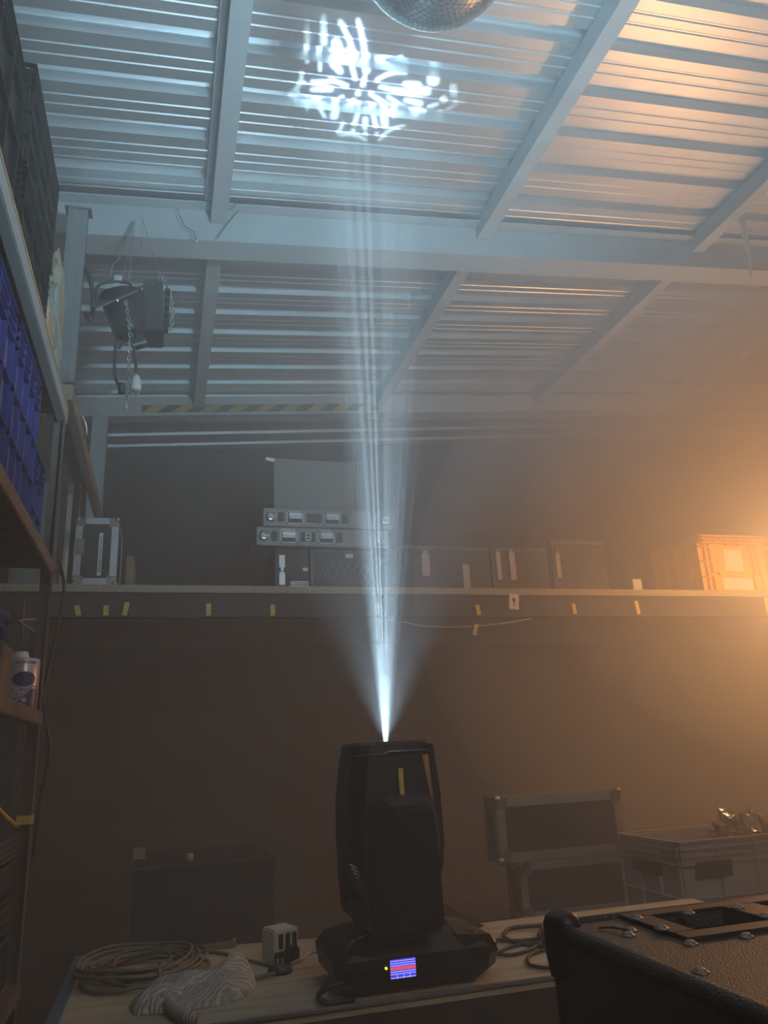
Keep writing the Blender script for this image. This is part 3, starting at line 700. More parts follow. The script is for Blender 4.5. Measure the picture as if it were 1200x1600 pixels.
# crumpled clear plastic wrap in the crate
def blob(cx, cy_, cz, rx, ry, rz_, amp, seed, nu=28, nv=18, freq=3.0):
    mb = MB(); vs = []
    for j in range(nv + 1):
        th = PI * j / nv
        for i in range(nu):
            ph = 2 * PI * i / nu; d = Vector((math.sin(th) * math.cos(ph), math.sin(th) * math.sin(ph), math.cos(th)))
            k_ = 1 + amp * noise.noise(d * freq + Vector((seed, 0, 0))) + amp * .5 * noise.noise(d * freq * 2.7 + Vector((0, seed, 0)))
            vs.append((cx + d.x * rx * k_, cy_ + d.y * ry * k_, cz + d.z * rz_ * k_))
    return mb.add(vs, [(j * nu + i, j * nu + (i + 1) % nu, (j + 1) * nu + (i + 1) % nu, (j + 1) * nu + i) for j in range(nv) for i in range(nu)], False)
M['wrap'] = mat('glossy_wrap', (.30, .24, .18), .10, .3, bump=1.0, bscale=25)
o = blob(2.36, 2.9, .95, .15, .12, .12, .55, 3.1).build('plastic_wrap', 'wrap'); tag(o, 'glinting crumpled plastic wrap piled in the grey crate', 'plastic wrap')
flight_case('equipment_case', 'very dark equipment case in the gloom left of the stage light', -.10, .45, 3.3, 3.9, .0, 1.02, latch=(), lid=.6, rail=.010, corners=False, rm='dsteel', cat='case')
q = P(217, 1334, y=3.29)
o = MB().box((q.x - .022, 3.291, q.z - .02), (q.x + .022, 3.299, q.z + .02), .001).build('name_card', 'greyp'); tag(o, 'tiny pale card in the dark left of the stage light', 'card')
q = P(290, 1320, y=3.2)
o = MB().lathe((q.x + .02, 3.36, 1.021), [(0, 0), (.014, 0), (.017, .012), (.015, .026), (.008, .030), (0, .030)], 14).build('bottle_cap', 'greyp'); tag(o, 'small round pale cap on the dark case right of the tiny card', 'cap')

# ------------------------------------------------------------------ things on the workbench
rnd = random.Random(5)
mb = MB(); cx, cy_ = -.025, 2.20
for k_ in range(11):
    r0 = .085 + .062 * rnd.random(); ox, oy = rnd.uniform(-.028, .028), rnd.uniform(-.045, .035); ph = rnd.random() * 6
    pts = [(cx + ox + r0 * (1 + .06 * math.sin(2 * a_ + ph)) * math.cos(a_) * .98, cy_ + oy + r0 * 1.12 * math.sin(a_), TZ + .006 + .0048 * (k_ % 6) + .004 * (1 + math.sin(a_ * 3 + ph))) for a_ in [2 * PI * i / 14 for i in range(14)]]
    mb.tube(pts, .0042, 7, closed=True)
def tabl(px, py, dz=.005): p = P(px, py, z=TZ + dz); return p
lead = [tabl(250, 1530, .03), tabl(250, 1510, .03), tabl(275, 1494, .02), tabl(310, 1487), tabl(350, 1490), tabl(385, 1500), tabl(420, 1508), tabl(436, 1512, .012)]
mb.tube(lead, .0045, 7)
lead = [tabl(250, 1505, .03), tabl(275, 1520, .02), tabl(310, 1532), tabl(365, 1534), tabl(400, 1528), tabl(430, 1520, .012)]
mb.tube(lead, .0045, 7)
o = mb.build('cable_coil', 'cable'); tag(o, 'loose coil of grey cable lying on the left of the workbench', 'cable')
t = thing('power_adapter', 'white plastic multi socket adapter standing by the stage light', 'adapter', tuple(tabl(442, 1504, 0)))
mb = MB(); R3 = Matrix.Rotation(.35, 3, 'Z')
q = WM[t.name].translation
def rb(a, b, bev=.002, name='p', m='white', par=t): 
    mb = MB().box(Vector(a), Vector(b), bev, None)
    mb.v = [R3 @ v for v in mb.v]; return mb.build(name, m, par, local=True)
bd = rb((-.034, -.02, 0), (.034, .05, .078), .004, 'body')
for k_ in range(3): rb((-.022 + k_ * .019, -.022, .035), (-.010 + k_ * .019, -.019, .068), .001, 'slot', 'ink')
rb((-.034, -.024, .004), (-.008, -.019, .030), .001, 'plug_face', 'ink')
rb((-.008, -.05, .004), (.022, -.020, .042), .005, 'black_plug', 'bcable')
q = tabl(438, 1520, 0)
t = thing('round_plug', 'black round plug lying before the white adapter', 'plug', tuple(q))
MB().lathe((0, 0, 0), [(0, 0), (.028, 0), (.030, .006), (.026, .014), (.012, .018), (0, .018)], 20).build('body', 'bcable', t, local=True)
for a_ in (-.006, .006): MB().cyl((a_, 0, .016), (a_, 0, .03), .002, n=8).build('pin', 'chrome', t, local=True)
pts = [tabl(455, 1506, .02), tabl(470, 1500, .03), tabl(482, 1490, .03), tabl(500, 1484, .03)]
o = MB().tube(pts, .005).build('mains_cable', 'greyp'); tag(o, 'pale mains cable running from the adapter to the stage light', 'cable')
q = tabl(342, 1482, 0)
t = thing('metal_bracket', 'flat brown metal bracket at the back edge of the workbench', 'bracket', tuple(q), .15)
MB().box((-.05, -.02, 0), (.045, .02, .012), .003).build('plate', 'rust', t, local=True); MB().cyl((.04, 0, .012), (.04, 0, .02), .006).build('bolt', 'chrome', t, local=True)
# the knitted cloth: crumpled, folded
def cloth():
    mb = MB(); nu, nv = 110, 80; c = tabl(308, 1557, 0); vs = []
    for j in range(nv + 1):
        for i in range(nu + 1):
            a_ = (i / nu - .5) * 2; b_ = (j / nv - .5) * 2
            x = .135 * a_ + .018 * noise.noise((a_ * 1.5, b_ * 1.5, 3)); y = .085 * b_ + .018 * noise.noise((a_ * 1.5, b_ * 1.5, 9)) + .035 * a_
            edge = max(0, 1 - max(abs(a_), abs(b_)) ** 3)
            rr = (a_ * a_ * .9 + b_ * b_)
            fold = .5 + .5 * math.sin(9 * (a_ * .6 + b_ * .9) + 4 * noise.noise((a_ * 1.3, b_ * 1.3, 1)))
            h = edge ** .5 * (.014 + .020 * fold + .026 * max(0, noise.noise((a_ * 1.4 + 2, b_ * 1.4, 5)) + .4)) + .028 * math.exp(-((a_ - .75) ** 2 + (b_ - .5) ** 2) * 5) * edge ** .5
            # irregular outline: pull corners in
            k_ = 1 - .22 * (abs(a_ * b_)) ** 1.5
            vs.append((c.x + x * k_, c.y + y * k_, TZ + .001 + h))
    W_ = nu + 1
    return mb.add(vs, [(j * W_ + i, j * W_ + i + 1, (j + 1) * W_ + i + 1, (j + 1) * W_ + i) for j in range(nv) for i in range(nu)], True)
mb = cloth()
q = [tabl(x_, y_, d_) for x_, y_, d_ in ((285, 1535, .02), (262, 1538, .02), (258, 1555, .018), (270, 1575, .016), (290, 1588, .016), (305, 1590, .016))]
mb.tube(q, .013, 10)
mb.tube([tabl(240, 1562, .014), tabl(262, 1560, .018), tabl(280, 1552, .02), tabl(300, 1545, .02)], .018, 10)
o = mb.build('knitted_cloth', 'knit'); tag(o, 'crumpled grey knitted cloth at the front of the workbench', 'cloth')
# cable bundle right of the light
mb = MB()
def loop(pts, r=.0042): mb.tube([tabl(*p) for p in pts], r, 7)
loop([(762, 1468), (800, 1470), (830, 1468), (850, 1466), (872, 1475)]); loop([(762, 1497), (790, 1482), (830, 1473), (870, 1476), (890, 1484)])
loop([(765, 1488), (800, 1492), (840, 1478), (850, 1463), (845, 1452)]); 
loop([(858, 1446, .01), (820, 1448, .008), (795, 1452), (788, 1464), (810, 1474), (850, 1480), (885, 1490, .008)], .0055)
loop([(892, 1482), (855, 1484), (828, 1492), (826, 1506), (850, 1512), (880, 1510), (897, 1502)])
loop([(850, 1448, .012), (842, 1462, .008), (856, 1474, .008), (892, 1478, .008)], .005); loop([(847, 1454, .018), (862, 1468, .014), (884, 1474, .014)], .005)
o = mb.build('cable_bundle', 'bcable'); tag(o, 'tangle of thin black cables right of the stage light', 'cable')
q = tabl(868, 1460, .008)
t = thing('cable_connector', 'dark plug connector in the cable tangle by the black case', 'connector', tuple(q), -.5)
MB().box((-.03, -.014, 0), (.025, .014, .022), .005).build('body', 'bcable', t, local=True); MB().cyl((.025, 0, .011), (.045, 0, .011), .008, .005).build('collar', 'dalu', t, local=True)

# ------------------------------------------------------------------ black case in the foreground
CX0, CX1, CY0, CY1, CZ = .437, 1.02, .18, .895, 1.20
t = thing('equipment_case', 'large black vinyl case in the right foreground with bolted metal plate', 'case', ((CX0 + CX1) / 2, (CY0 + CY1) / 2, 0))
wy0, wy1 = .778, .860
wins = [(.548, .646), (.690, .788)]
mb = MB(); xs_ = [CX0, .548, .646, .690, .788, CX1]; T_ = .014
mb.box((CX0, CY0, .05), (CX0 + T_, CY1, CZ), 0).box((CX1 - T_, CY0, .05), (CX1, CY1, CZ)).box((CX0, CY0, .05), (CX1, CY0 + T_, CZ)).box((CX0, CY1 - T_, .05), (CX1, CY1, CZ)).box((CX0, CY0, .05), (CX1, CY1, .064))
mb.box((CX0, CY0, CZ - T_), (CX1, wy0, CZ)).box((CX0, wy1, CZ - T_), (CX1, CY1, CZ))
for a_, b_ in ((CX0, .548), (.646, .690), (.788, CX1)): mb.box((a_, wy0, CZ - T_), (b_, wy1, CZ))
mb.build('body', 'tolex', t)
mb = MB()                                       # rounded edge bead of the cabinet
mb.tube([(CX0 + .006, CY0, CZ - .004), (CX0 + .006, CY1 - .02, CZ - .004)], .0085, 12, sub=1)
mb.tube([(CX0 + .02, CY1 - .006, CZ - .004), (CX1, CY1 - .006, CZ - .004)], .0085, 12, sub=1)
mb.tube([(CX0 + .006, CY1 - .006, CZ - .02), (CX0 + .006, CY1 - .006, .06)], .0085, 12, sub=1)
mb.build('edge_bead', 'tolex', t)
cp = loft_rings([[Vector((CX0 + .010 + r_ * math.cos(a_), CY1 - .012 + r_ * math.sin(a_) * 1.1, z_)) for a_ in [2 * PI * i / 20 for i in range(20)]] for r_, z_ in ((.018, CZ - .05), (.021, CZ - .03), (.021, CZ + .002), (.018, CZ + .010), (.011, CZ + .0145), (.004, CZ + .0155))])
cp.sm = [True] * len(cp.f); cp.build('corner_cap', 'black', t)
# plate with two windows
mb = MB(); pz0, pz1 = CZ, CZ + .0045; px0, px1, py0, py1 = .519, .84, .752, .884
mb.box((px0, py0, pz0), (px1, wy0, pz1), .001).box((px0, wy1, pz0), (px1, py1, pz1), .001)
for a_, b_ in ((px0, .548), (.646, .690), (.788, px1)): mb.box((a_, wy0, pz0), (b_, wy1, pz1), .001)
pl = mb.build('top_plate', 'bplate', t)
bolts = [(994, 1433), (983, 1445), (980, 1452), (1075, 1425), (1152, 1416), (1034, 1449), (1077, 1465), (1164, 1454), (1093, 1508), (1196, 1430)]
for px, py in bolts:
    q = P(px, py, z=CZ + .006); MB().lathe((q.x, q.y, CZ + (.0045 if q.y > .75 and q.x > .519 else 0)), [(.0080, 0), (.0080, .0010), (.0058, .0013), (.0050, .0030), (.003, .0040), (0, .0042)], 16).build('bolt', 'boltm', t)
MB().tube([(P(935, 1450, z=CZ + .002)), P(955, 1449, z=CZ + .003), P(972, 1452, z=CZ + .003), P(982, 1454, z=CZ + .004)], .0012, 6).build('wire', 'bcable', t)
MB().box((.548, wy0, CZ - .10), (.788, wy1, CZ - .095)).build('inner_tray', 'ink', t)
for x in (CX0 + .05, CX1 - .05):
    for y in (CY0 + .05, CY1 - .05): MB().cyl((x, y, 0), (x, y, .05), .03).build('foot', 'bcable', t)

# ------------------------------------------------------------------ storage rack on the left
RX0, RX1 = -.86, -.36; PY = 2.62
t = thing('storage_rack', 'tall steel storage rack along the left wall with wooden shelves', 'rack', (RX1, PY, 0))
def post(x, y, z0, z1, name='post', m='dsteel', par=t, s_=.038):
    return MB().box((x - s_, y - .004, z0), (x, y, z1), .001).box((x - .004, y - s_, z0), (x, y, z1), .001).build(name, m, par)
post(RX1, PY, 0, 2.60, m='post'); post(RX0 + .04, PY, 0, 2.60); post(RX1, .55, 0, 2.6); post(RX0 + .04, .55, 0, 2.6)
for z, th, m in ((.83, .045, 'rust'), (1.565, .040, 'rust'), (2.035, .045, 'rust'), (2.585, .055, 'steel')):
    MB().box((RX1 - .028, .52, z - th), (RX1 + .003, PY + .012, z), .003).build('shelf_beam', m, t)
    MB().box((RX0, .52, z - .018), (RX1 - .029, PY, z + .004)).build('shelf_board', 'wood', t)
MB().box((RX1 - .005, .52, 2.586), (RX1 + .004, PY + .012, 2.596), .001).build('edge_strip', 'ply', t, label='pale timber edge on the top shelf')
q = P(44, 1283, x=RX1)
MB().box((RX1 - .040, PY - .042, q.z - .012), (RX1 + .002, PY + .002, q.z + .012), .001).build('tape_band', 'yellow', t, label='yellow tape band around the post')
o = MB().tube([(RX1 + .012, PY + .01, 2.05), (RX1 + .035, PY + .01, 1.95), (RX1 + .02, PY + .01, 1.8), (RX1 + .0, PY + .012, 1.6), (RX1 + .03, PY + .01, 1.45), (RX1 + .012, PY + .01, 1.3), (RX1 + .008, PY + .01, 1.15)], .005, 7).build('hanging_cable', 'bcable')
tag(o, 'black cable hanging down the outside of the rack post', 'cable')
# second rack bay rail and its post
t = thing('rack_extension', 'high steel and timber rail running from the rack towards the rear column', 'rack', (-.40, 3.1, 2.8))
MB().box((-.44, 3.02, 2.81), (-.40, 5.28, 2.88), .003).build('rail', 'wood', t)
MB().box((-.86, 3.02, 2.862), (-.441, 4.18, 2.88)).build('shelf_board', 'wood', t)
zt_ = ZR(-.45) - .212
MB().box((-.475, 3.0, 2.881), (-.395, 3.05, zt_ - .005), .003).box((-.463, 2.996, 2.885), (-.452, 3.0, zt_ - .02)).box((-.42, 2.996, 2.885), (-.412, 3.0, zt_ - .02)).box((-.49, 2.99, zt_ - .012), (-.38, 3.06, zt_ - .004), .002).build('post', 'trunk', t)
MB().tube([(-.39, 3.3, 2.87), (-.375, 3.32, 2.84), (-.37, 3.33, 2.80), (-.38, 3.35, 2.79)], .005).build('hook', 'alu', t)
MB().box((-.44, 5.20, 2.309), (-.40, 5.26, 2.81)).build('post', 'dsteel', t)
MB().box((-.86, 3.02, 0), (-.82, 3.06, 2.86)).build('post', 'dsteel', t)

# blue crates on the third shelf
crate('plastic_crate', 'nearest blue plastic crate, cut off by the left edge of the photo', -.80, -.372, 1.38, 1.80, 2.04, 2.46, 'blue', 'blue crates on the rack', ny=4, nz=3, m2='bluel')
crate('plastic_crate', 'blue plastic crate fully in view on the middle rack shelf', -.80, -.372, 1.815, 2.20, 2.04, 2.462, 'blue', 'blue crates on the rack', ny=4, nz=3, m2='bluel')
crate('plastic_crate', 'darker blue crate behind the fully visible one, next to the post', -.82, -.40, 2.22, 2.56, 2.04, 2.33, 'blue', 'blue crates on the rack', ny=3, nz=2)
# black crates on the top shelf
crate('black_crate', 'large black crate standing on the top rack shelf', -.84, -.405, 1.86, 2.34, 2.60, 2.94, 'black', 'black crates on the top shelf', ny=3, nz=3)
crate('black_crate', 'large black crate stacked as the topmost box on the rack', -.84, -.405, 1.84, 2.36, 2.945, 3.285, 'black', 'black crates on the top shelf', ny=3, nz=3)
crate('black_crate', 'black crate at the top left corner, nearest on the top shelf', -.84, -.40, 1.30, 1.74, 2.60, 3.12, 'black', 'black crates on the top shelf', ny=3, nz=3)
# foam and plastic bags
o = blob(-.47, 2.70, 2.93, .06, .09, .34, .25, 1.3).build('foam_roll', 'beige'); tag(o, 'beige foam roll stuffed beside the high steel post', 'foam')
o = blob(-.45, 2.58, 2.83, .05, .07, .23, .35, 7.7).build('plastic_bag', 'clear'); tag(o, 'cloudy plastic bag bulging behind the black crates on the top shelf', 'bag')
o = MB().box((-.60, 2.40, 2.598), (-.41, 2.50, 2.86), .004).build('cardboard_box', 'ply'); tag(o, 'tan cardboard box at the far end of the top shelf', 'box')

# paint can
q = P(36.5, 1060, x=-.412); q.z = 1.570; CR, CH = .044, .148
t = thing('paint_can', 'lilac white paint can with a white screw cap on the rack shelf', 'can', tuple(q))
MB().lathe((0, 0, 0), [(0, 0), (CR - .002, 0), (CR, .003), (CR, CH - .004), (CR - .002, CH), (CR - .005, CH - .002), (0, CH - .002)], 40).build('body', 'lilac', t, local=True)
MB().lathe((-.012, -.012, CH - .003), [(0, 0), (.026, 0), (.026, .008), (.021, .022), (.019, .024), (0, .024)], 24).build('screw_cap', 'white', t, local=True)
fa_ = math.atan2(-q.y, -q.x)          # direction the can shows to the viewer
def canpt(u, v, lift=.0006): a_ = fa_ + u / CR; return Vector((math.cos(a_) * (CR + lift), math.sin(a_) * (CR + lift), v))
def decal(name, pts, m, lift=.0006, label=None):
    """fan of a closed outline, bent round the can"""
    cx = sum(p[0] for p in pts) / len(pts); cyy = sum(p[1] for p in pts) / len(pts); mb = MB(); K = 5; n_ = len(pts)
    vs = []
    for k_ in range(K + 1): vs += [canpt(cx + (p[0] - cx) * k_ / K, cyy + (p[1] - cyy) * k_ / K, lift) for p in pts]
    mb.add(vs, [(k_ * n_ + i, k_ * n_ + (i + 1) % n_, (k_ + 1) * n_ + (i + 1) % n_, (k_ + 1) * n_ + i) for k_ in range(K) for i in range(n_)], True)
    return mb.build(name, m, t, local=True)
decal('oval_panel', [(.034 * math.cos(a_) + .002, .085 + .022 * math.sin(a_)) for a_ in [2 * PI * i / 32 for i in range(32)]], 'navy')
band = [(-.045, .0015), (.05, .0015), (.05, .062), (.036, .064), (.022, .056), (-.005, .032), (-.045, .026)]
# lower navy wave as a strip of quads
mb = MB(); vs = []; K = 24
def wave(u): 
    t_ = max(0, min(1, (u + .018) / .05)); return .020 + .038 * t_ * t_ * (3 - 2 * t_)
for i in range(K + 1): u = -.05 + .1 * i / K; vs += [canpt(u, .002), canpt(u, wave(u))]
mb.add(vs, [(2 * i, 2 * i + 2, 2 * i + 3, 2 * i + 1) for i in range(K)], True)
vs = []
for i in range(K + 1): u = -.05 + .1 * i / K; vs += [canpt(u, wave(u) + .005), canpt(u, wave(u) + .008)]
mb.add(vs, [(2 * i, 2 * i + 2, 2 * i + 3, 2 * i + 1) for i in range(K)], True)
mb.build('wave_band', 'navy', t, local=True)
def star(cx, cyy, r): return [(cx + (r if i % 2 == 0 else r * .35) * math.cos(PI * i / 7), cyy + (r if i % 2 == 0 else r * .35) * math.sin(PI * i / 7)) for i in range(14)]
decal('white_star', star(.006, .024, .010), 'paper', .0012); decal('orange_star', star(.026, .024, .006), 'red', .0012)
decal('faint_star', star(-.030, .055, .006), 'bluel', .0008); decal('faint_star', star(-.014, .043, .006), 'bluel', .0008)
text_mb('NIPPON PAINT', .0092, (0, 0, 0), (1, 0, 0), (0, 1, 0), wrap=lambda x, y: canpt(x + .006, y + .134, .0008)).build('lettering', 'ink', t, local=True)
text_mb('#101', .010, (0, 0, 0), (1, 0, 0), (0, 1, 0), wrap=lambda x, y: canpt(x + .004, y + .054, .0008)).build('lettering', 'ink', t, local=True)
o = MB().box((-.50, 2.10, 1.570), (-.39, 2.235, 1.705), .004).build('tin_box', 'rust'); tag(o, 'brown tin at the left edge beside the paint can', 'tin')
q = P(0, 965, x=-.42)
o = MB().tube([P(-8, 958, x=-.42), P(6, 962, x=-.42), P(10, 970, x=-.42)], .014).tube([P(-2, 975, x=-.42), P(2, 985, x=-.42), P(4, 995, x=-.42)], .010).build('blue_strap', 'blue'); tag(o, 'bit of blue plastic strap at the left edge under the middle shelf', 'strap')
o = MB().tube([P(30, 970, x=-.45), P(42, 968, x=-.45), P(56, 968, x=-.45)], .004).tube([P(30, 970, x=-.45), P(45, 980, x=-.45), P(58, 990, x=-.45)], .003).tube([P(38, 940, x=-.45), P(36, 975, x=-.45), P(38, 1010, x=-.45)], .002).build('wire_clip', 'greyp'); tag(o, 'thin pale wire clip hanging above the paint can', 'clip')
# lower shelf contents
o = MB().tube([P(-6, 1262, x=-.40), P(8, 1276, x=-.40), P(22, 1288, x=-.40), P(44, 1302, x=-.40)], .007, 8).build('yellow_hose', 'yellow'); tag(o, 'dull yellow hose drooping at the left edge of the rack', 'hose')
def basket(label, z0, z1, y0, y1):
    t = thing('black_basket', label, 'basket', (-.60, (y0 + y1) / 2, z0), 0, 'black slatted baskets on the low shelf')
    g = MB(); W, D_, H = .21, (y1 - y0) / 2, z1 - z0
    g.box((-W, -D_, 0), (W, D_, .006)).box((-W, -D_, 0), (W, -D_ + .006, H * .55)).box((-W, D_ - .006, 0), (W, D_, H * .55)).box((-W, -D_, 0), (-W + .006, D_, H)).box((W - .006, -D_, 0), (W, D_, H * .55))
    g.build('body', 'bfab', t, local=True)
    g = MB()
    for k_ in range(4): z = H * (.62 + .11 * k_); g.box((W - .010, -D_, z), (W + .002, D_, z + .010), .002).box((-W, -D_ - .002, z), (W, -D_ + .008, z + .010), .002)
    for y in (-D_, D_ - .012): g.box((W - .012, y, 0), (W, y + .012, H))
    g.box((W - .002, -D_, H * .50), (W + .004, D_, H * .56), .002)
    g.build('slats', 'dalu', t, local=True)
q = P(42, 1338, x=-.38); q2 = P(38, 1440, x=-.38)
basket('upper black slatted basket on the low shelf at the left edge', 1.075, 1.215, 1.95, 2.56)
basket('lower black slatted basket beneath the other on the low shelf', .836, 1.07, 1.95, 2.56)

# ------------------------------------------------------------------ hanging lamps at the upper left
q = P(195, 455, y=2.9)
t = thing('hanging_spotlight', 'black bucket shaped spotlight hung on wires with a flat colour frame', 'spotlight', (q.x, q.y, q.z - .2))
a = P(190, 462, y=2.88); b = P(203, 522, y=2.90)
body = MB().lathe(b, [(.0, -.01), (.05, -.01), (.062, .0), (.066, .02), (.088, (a - b).length), (.083, (a - b).length)], 28, (a - b)).build('body', 'black', t)
g = MB(); c = P(180, 457, y=2.86); 
g.add([P(140, 478, y=2.86), P(160, 462, y=2.98), P(226, 446, y=2.98), P(216, 455, y=2.80), P(150, 483, y=2.80)], [(0, 1, 2, 3, 4)])
vs = list(g.v); g.add([v + Vector((0, 0, .006)) for v in vs], [(4, 3, 2, 1, 0)]); n = 5
g.f += [(i, (i + 1) % 5, 5 + (i + 1) % 5, 5 + i) for i in range(5)]; g.sm += [False] * 5
g.build('colour_frame', 'dsteel', t)
MB().tube([P(147, 470, y=2.9), P(152, 448, y=2.9), P(175, 440, y=2.9), P(204, 445, y=2.9), P(209, 470, y=2.9)], .006).build('bracket', 'black', t)
MB().box(P(176, 452, y=2.9), P(192, 438, y=2.94), .004).build('clamp', 'dalu', t)
g = MB(); q = P(183, 469, y=2.795); g.lathe(q, [(0, .003), (.006, 0)], 10, (0, -1, 0)); g.build('rivet', 'chrome', t)
t = thing('hanging_floodlight', 'black box shaped floodlight hanging right beside the bucket spotlight', 'floodlight', tuple(P(245, 528, y=2.93)))
a = P(222, 526, y=2.93); b = P(257, 452, y=2.93)
MB().box((a.x, 2.87, a.z), (b.x, 3.02, b.z), .006, Matrix.Rotation(-.05, 3, 'Y')).build('housing', 'black', t)
g = MB()
for k_ in range(5): z = b.z - .02 - k_ * .036; g.box((b.x + .002, 2.885, z - .016), (b.x + .022, 2.99, z), .003)
g.build('fins', 'black', t)
a2 = P(208, 522, y=2.87); b2 = P(226, 548, y=2.87)
MB().cyl(P(206, 540, y=2.87), P(228, 534, y=2.87), .022).cyl(P(215, 522, y=2.87), P(215, 536, y=2.87), .018).build('motor', 'black', t)
def chain(pts, name, label, m='dalu', r=.0022, L_=.020):
    pts = [Vector(p) for p in pts]; mb = MB(); seg = []
    for i in range(len(pts) - 1):
        d = pts[i + 1] - pts[i]; k_ = max(1, int(d.length / (L_ * .8)))
        seg += [(pts[i] + d * (j + .5) / k_, d.normalized()) for j in range(k_)]
    for i, (c, d) in enumerate(seg):
        s_ = Vector((0, 1, 0)) if i % 2 else Vector((1, .3, 0)); s_ = (s_ - d * s_.dot(d)).normalized()
        mb.tube([c + d * L_ * .5 * math.sin(a_) + s_ * L_ * .28 * math.cos(a_) for a_ in [2 * PI * q_ / 8 for q_ in range(8)]], r, 5, closed=True, sub=1)
    o = mb.build(name, m); return tag(o, label, 'chain')
Y_ = 2.86
chain([P(197, 470, y=2.8), P(203, 520, y=2.83), P(201, 570, y=Y_), P(196, 610, y=Y_), P(197, 645, y=Y_), P(201, 612, y=Y_), P(204, 575, y=Y_)], 'chain', 'thin metal chain dangling below the bucket spotlight')
chain([P(253, 430, y=2.93), P(259, 442, y=2.93), P(266, 458, y=2.92), P(270, 485, y=2.92), P(267, 515, y=2.92)], 'chain', 'heavier chain draped down the right side of the floodlight', r=.0035, L_=.028)
def wires(name, label, groups, r=.0016, m='dalu'):
    g = MB()
    for pts in groups: g.tube(pts, r, 5)
    return tag(g.build(name, m), label, 'wire')
top1 = P(207, 345, y=3.18); top2 = P(222, 340, y=3.18)
wires('steel_wire', 'steel suspension wires holding the bucket spotlight to the beam', [[top1, P(204, 400, y=2.95), P(200, 440, y=2.9)], [top1, P(190, 398, y=2.95), P(176, 415, y=2.92), P(172, 440, y=2.9)], [top1, P(196, 415, y=2.92), P(190, 440, y=2.9)], [top1 + Vector((.01, 0, 0)), P(206, 400, y=2.95), P(205, 440, y=2.9)]])
wires('steel_wire', 'steel suspension wire holding the box floodlight to the beam', [[top2, P(232, 375, y=3.1), P(240, 398, y=3.0), P(254, 440, y=2.93)], [P(238, 394, y=3.0), P(245, 412, y=2.96), P(249, 440, y=2.93)]])
g = MB().tube([P(183, 528, y=Y_), P(179, 560, y=Y_), P(181, 592, y=Y_), P(192, 612, y=Y_)], .006).tube([P(196, 528, y=Y_), P(186, 545, y=Y_)], .005)
g.tube([P(206, 520, y=Y_), P(210, 550, y=Y_), P(214, 585, y=Y_)], .006).tube([P(210, 575, y=Y_), P(216, 560, y=Y_), P(224, 552, y=Y_)], .003)
tag(g.build('hanging_cable', 'bcable'), 'black cables looping down from the hanging lamps', 'cable')
g = MB().tube([P(134, 420, y=3.05), P(142, 440, y=3.0), P(146, 470, y=3.0), P(142, 500, y=3.0), P(134, 490, y=3.0)], .010)
tag(g.build('looped_cable', 'bcable'), 'thick black cable loop beside the high steel post', 'cable')
t = thing('power_plug', 'pale grey three pin plug dangling under the spotlight', 'plug', tuple(P(212, 612, y=Y_)))
MB().lathe(P(212, 610, y=Y_), [(0, 0), (.018, 0), (.021, .01), (.020, .045), (.012, .058), (.006, .07), (0, .07)], 14).build('body', 'greyp', t)
for dx in (-4, 0, 4): MB().cyl(P(212 + dx, 611, y=Y_), P(212 + dx, 619, y=Y_), .0022, n=8).build('pin', 'chrome', t)
t = thing('power_plug', 'black plug with bright pins at the end of the left hanging cable', 'plug', tuple(P(190, 615, y=Y_)))
MB().cyl(P(190, 600, y=Y_), P(190, 614, y=Y_), .016, .012).build('body', 'bcable', t)
for dy in (0, 3): MB().cyl(P(184, 610 + dy, y=Y_), P(174, 612 + dy, y=Y_), .002, n=8).build('pin', 'chrome', t)
MB().tube([P(191, 598, y=Y_), P(194, 606, y=Y_), P(196, 614, y=Y_)], .003).build('clip', 'chrome', t)
# safety wire with spring hook on the beam
t = thing('spring_hook', 'small bright spring hook hanging from a wire at the cross beam', 'hook', tuple(P(306, 378, y=3.15)))
MB().tube([P(303, 362, y=3.15), P(302, 370, y=3.15), P(304, 377, y=3.15), P(308, 377, y=3.15), P(310, 370, y=3.15), P(308, 362, y=3.15)], .0028, 6, closed=True).build('hook', 'chrome', t)
MB().tube([P(276, 325, y=3.15), P(284, 345, y=3.15), P(290, 355, y=3.15), P(304, 362, y=3.15)], .002, 6).build('wire', 'bcable', t)
o = MB().tube([P(366, 308, y=3.13), P(367, 322, y=3.13), P(352, 328, y=3.13), P(345, 334, y=3.13)], .0016, 5).tube([P(372, 330, y=3.14), P(355, 350, y=3.14), P(340, 372, y=3.14)], .0022, 5).build('tie_wire', 'bcable')
tag(o, 'short dark tie wire twisted at the first rafter and cross beam', 'wire')
# hanging strip at the right
pts = [P(1152, 305, y=2.9), P(1160, 345, y=2.9), P(1168, 385, y=2.9), P(1172, 405, y=2.9), P(1173, 435, y=2.9)]
g = MB(); vs = []
for p, w_ in zip(pts, (.020, .020, .018, .012, .006)): vs += [p + Vector((-w_, 0, 0)), p + Vector((w_, 0, 0)), p + Vector((w_, .004, 0)), p + Vector((-w_, .004, 0))]
g.add(vs, [(4 * i + k_, 4 * i + (k_ + 1) % 4, 4 * i + 4 + (k_ + 1) % 4, 4 * i + 4 + k_) for i in range(4) for k_ in range(4)] + [(0, 1, 2, 3), (19, 18, 17, 16)])
tag(g.build('hanging_strip', 'paper'), 'torn pale strip hanging from the third rafter at the right', 'strip')

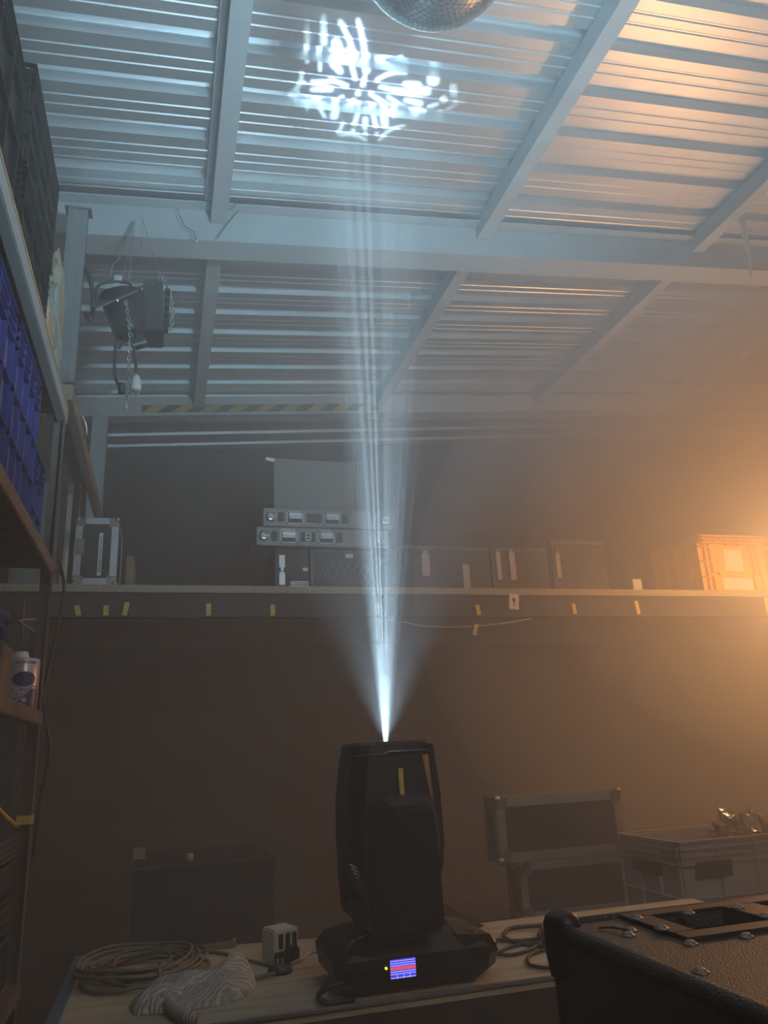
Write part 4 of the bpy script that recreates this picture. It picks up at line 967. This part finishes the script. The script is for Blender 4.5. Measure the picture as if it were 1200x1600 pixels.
# ------------------------------------------------------------------ mirror ball
bc = P(681, -105, y=1.40); BR = .232
t = thing('mirror_ball', 'large mirror ball of small square tiles hanging at the top of the photo', 'mirror ball', tuple(bc))
mb = MB(); rows = 46; vs = []
for j in range(rows):
    p0, p1 = PI * (j + .05) / rows, PI * (j + .95) / rows
    nseg = max(4, int(2 * rows * math.sin(PI * (j + .5) / rows)))
    for i in range(nseg):
        a0, a1 = 2 * PI * (i + .05) / nseg, 2 * PI * (i + .95) / nseg
        am, pm = (a0 + a1) / 2, (p0 + p1) / 2
        n_ = Vector((math.sin(pm) * math.cos(am), math.sin(pm) * math.sin(am), math.cos(pm)))
        tlt = Vector((random.gauss(0, .012), random.gauss(0, .012), random.gauss(0, .012)))
        e1 = Vector((-math.sin(am), math.cos(am), 0)); e2 = n_.cross(e1); n2 = (n_ + tlt).normalized()
        e1 = (e1 - n2 * e1.dot(n2)).normalized(); e2 = n2.cross(e1)
        hw = BR * math.sin(pm) * (a1 - a0) / 2; hh = BR * (p1 - p0) / 2; c = n_ * BR
        o0 = len(mb.v)
        mb.v += [c - e1 * hw - e2 * hh, c + e1 * hw - e2 * hh, c + e1 * hw + e2 * hh, c - e1 * hw + e2 * hh]; mb.f.append((o0, o0 + 1, o0 + 2, o0 + 3)); mb.sm.append(False)
mb.build('mirror_tiles', 'mirror', t, local=True)
MB().lathe((0, 0, 0), [(BR * .985 * math.sin(PI * i / 32), -BR * .985 * math.cos(PI * i / 32)) for i in range(33)], 48).build('core', 'dsteel', t, local=True)
MB().cyl((0, 0, BR - .01), (0, 0, BR + .03), .03).cyl((0, 0, BR + .03), (0, 0, max(.05 + BR, ZR(bc.x) - bc.z - .005)), .006).build('hanger', 'dalu', t, local=True)

# ------------------------------------------------------------------ stage haze filling the room
def haze(name, dens):
    m = bpy.data.materials.new(name); m.use_nodes = True; N = m.node_tree.nodes; N.clear()
    out = N.new('ShaderNodeOutputMaterial'); v = N.new('ShaderNodeVolumeScatter'); v.inputs['Density'].default_value = dens
    v.inputs['Color'].default_value = (.96, .96, .96, 1); v.inputs['Anisotropy'].default_value = .2
    m.node_tree.links.new(v.outputs[0], out.inputs['Volume']); return m
o = MB().box((XL + .002, YF + .002, .002), (XR - .002, YB - .04, 4.7)).build('haze', haze('stage_haze', HAZE))
o['kind'] = 'stuff'; o['label'] = 'thin stage haze filling the whole room'; o['category'] = 'haze'
for (c, r_, d_) in (((3.6, 3.3, 2.15), (2.4, 2.3, 1.9), .13), ((3.4, 3.2, 2.5), (1.6, 1.5, 1.3), .10)):
    g = MB(); n = 48
    g.lathe(c, [(max(.001, math.sin(PI * i / 32)), -math.cos(PI * i / 32)) for i in range(33)], n)
    c = Vector(c); g.v = [Vector((c.x + (p.x - c.x) * r_[0], c.y + (p.y - c.y) * r_[1], c.z + (p.z - c.z) * r_[2])) for p in g.v]
    o = g.build('haze_cloud', haze('thick_haze', d_)); o['kind'] = 'stuff'; o['label'] = 'thicker bank of haze lit orange at the right'; o['category'] = 'haze'
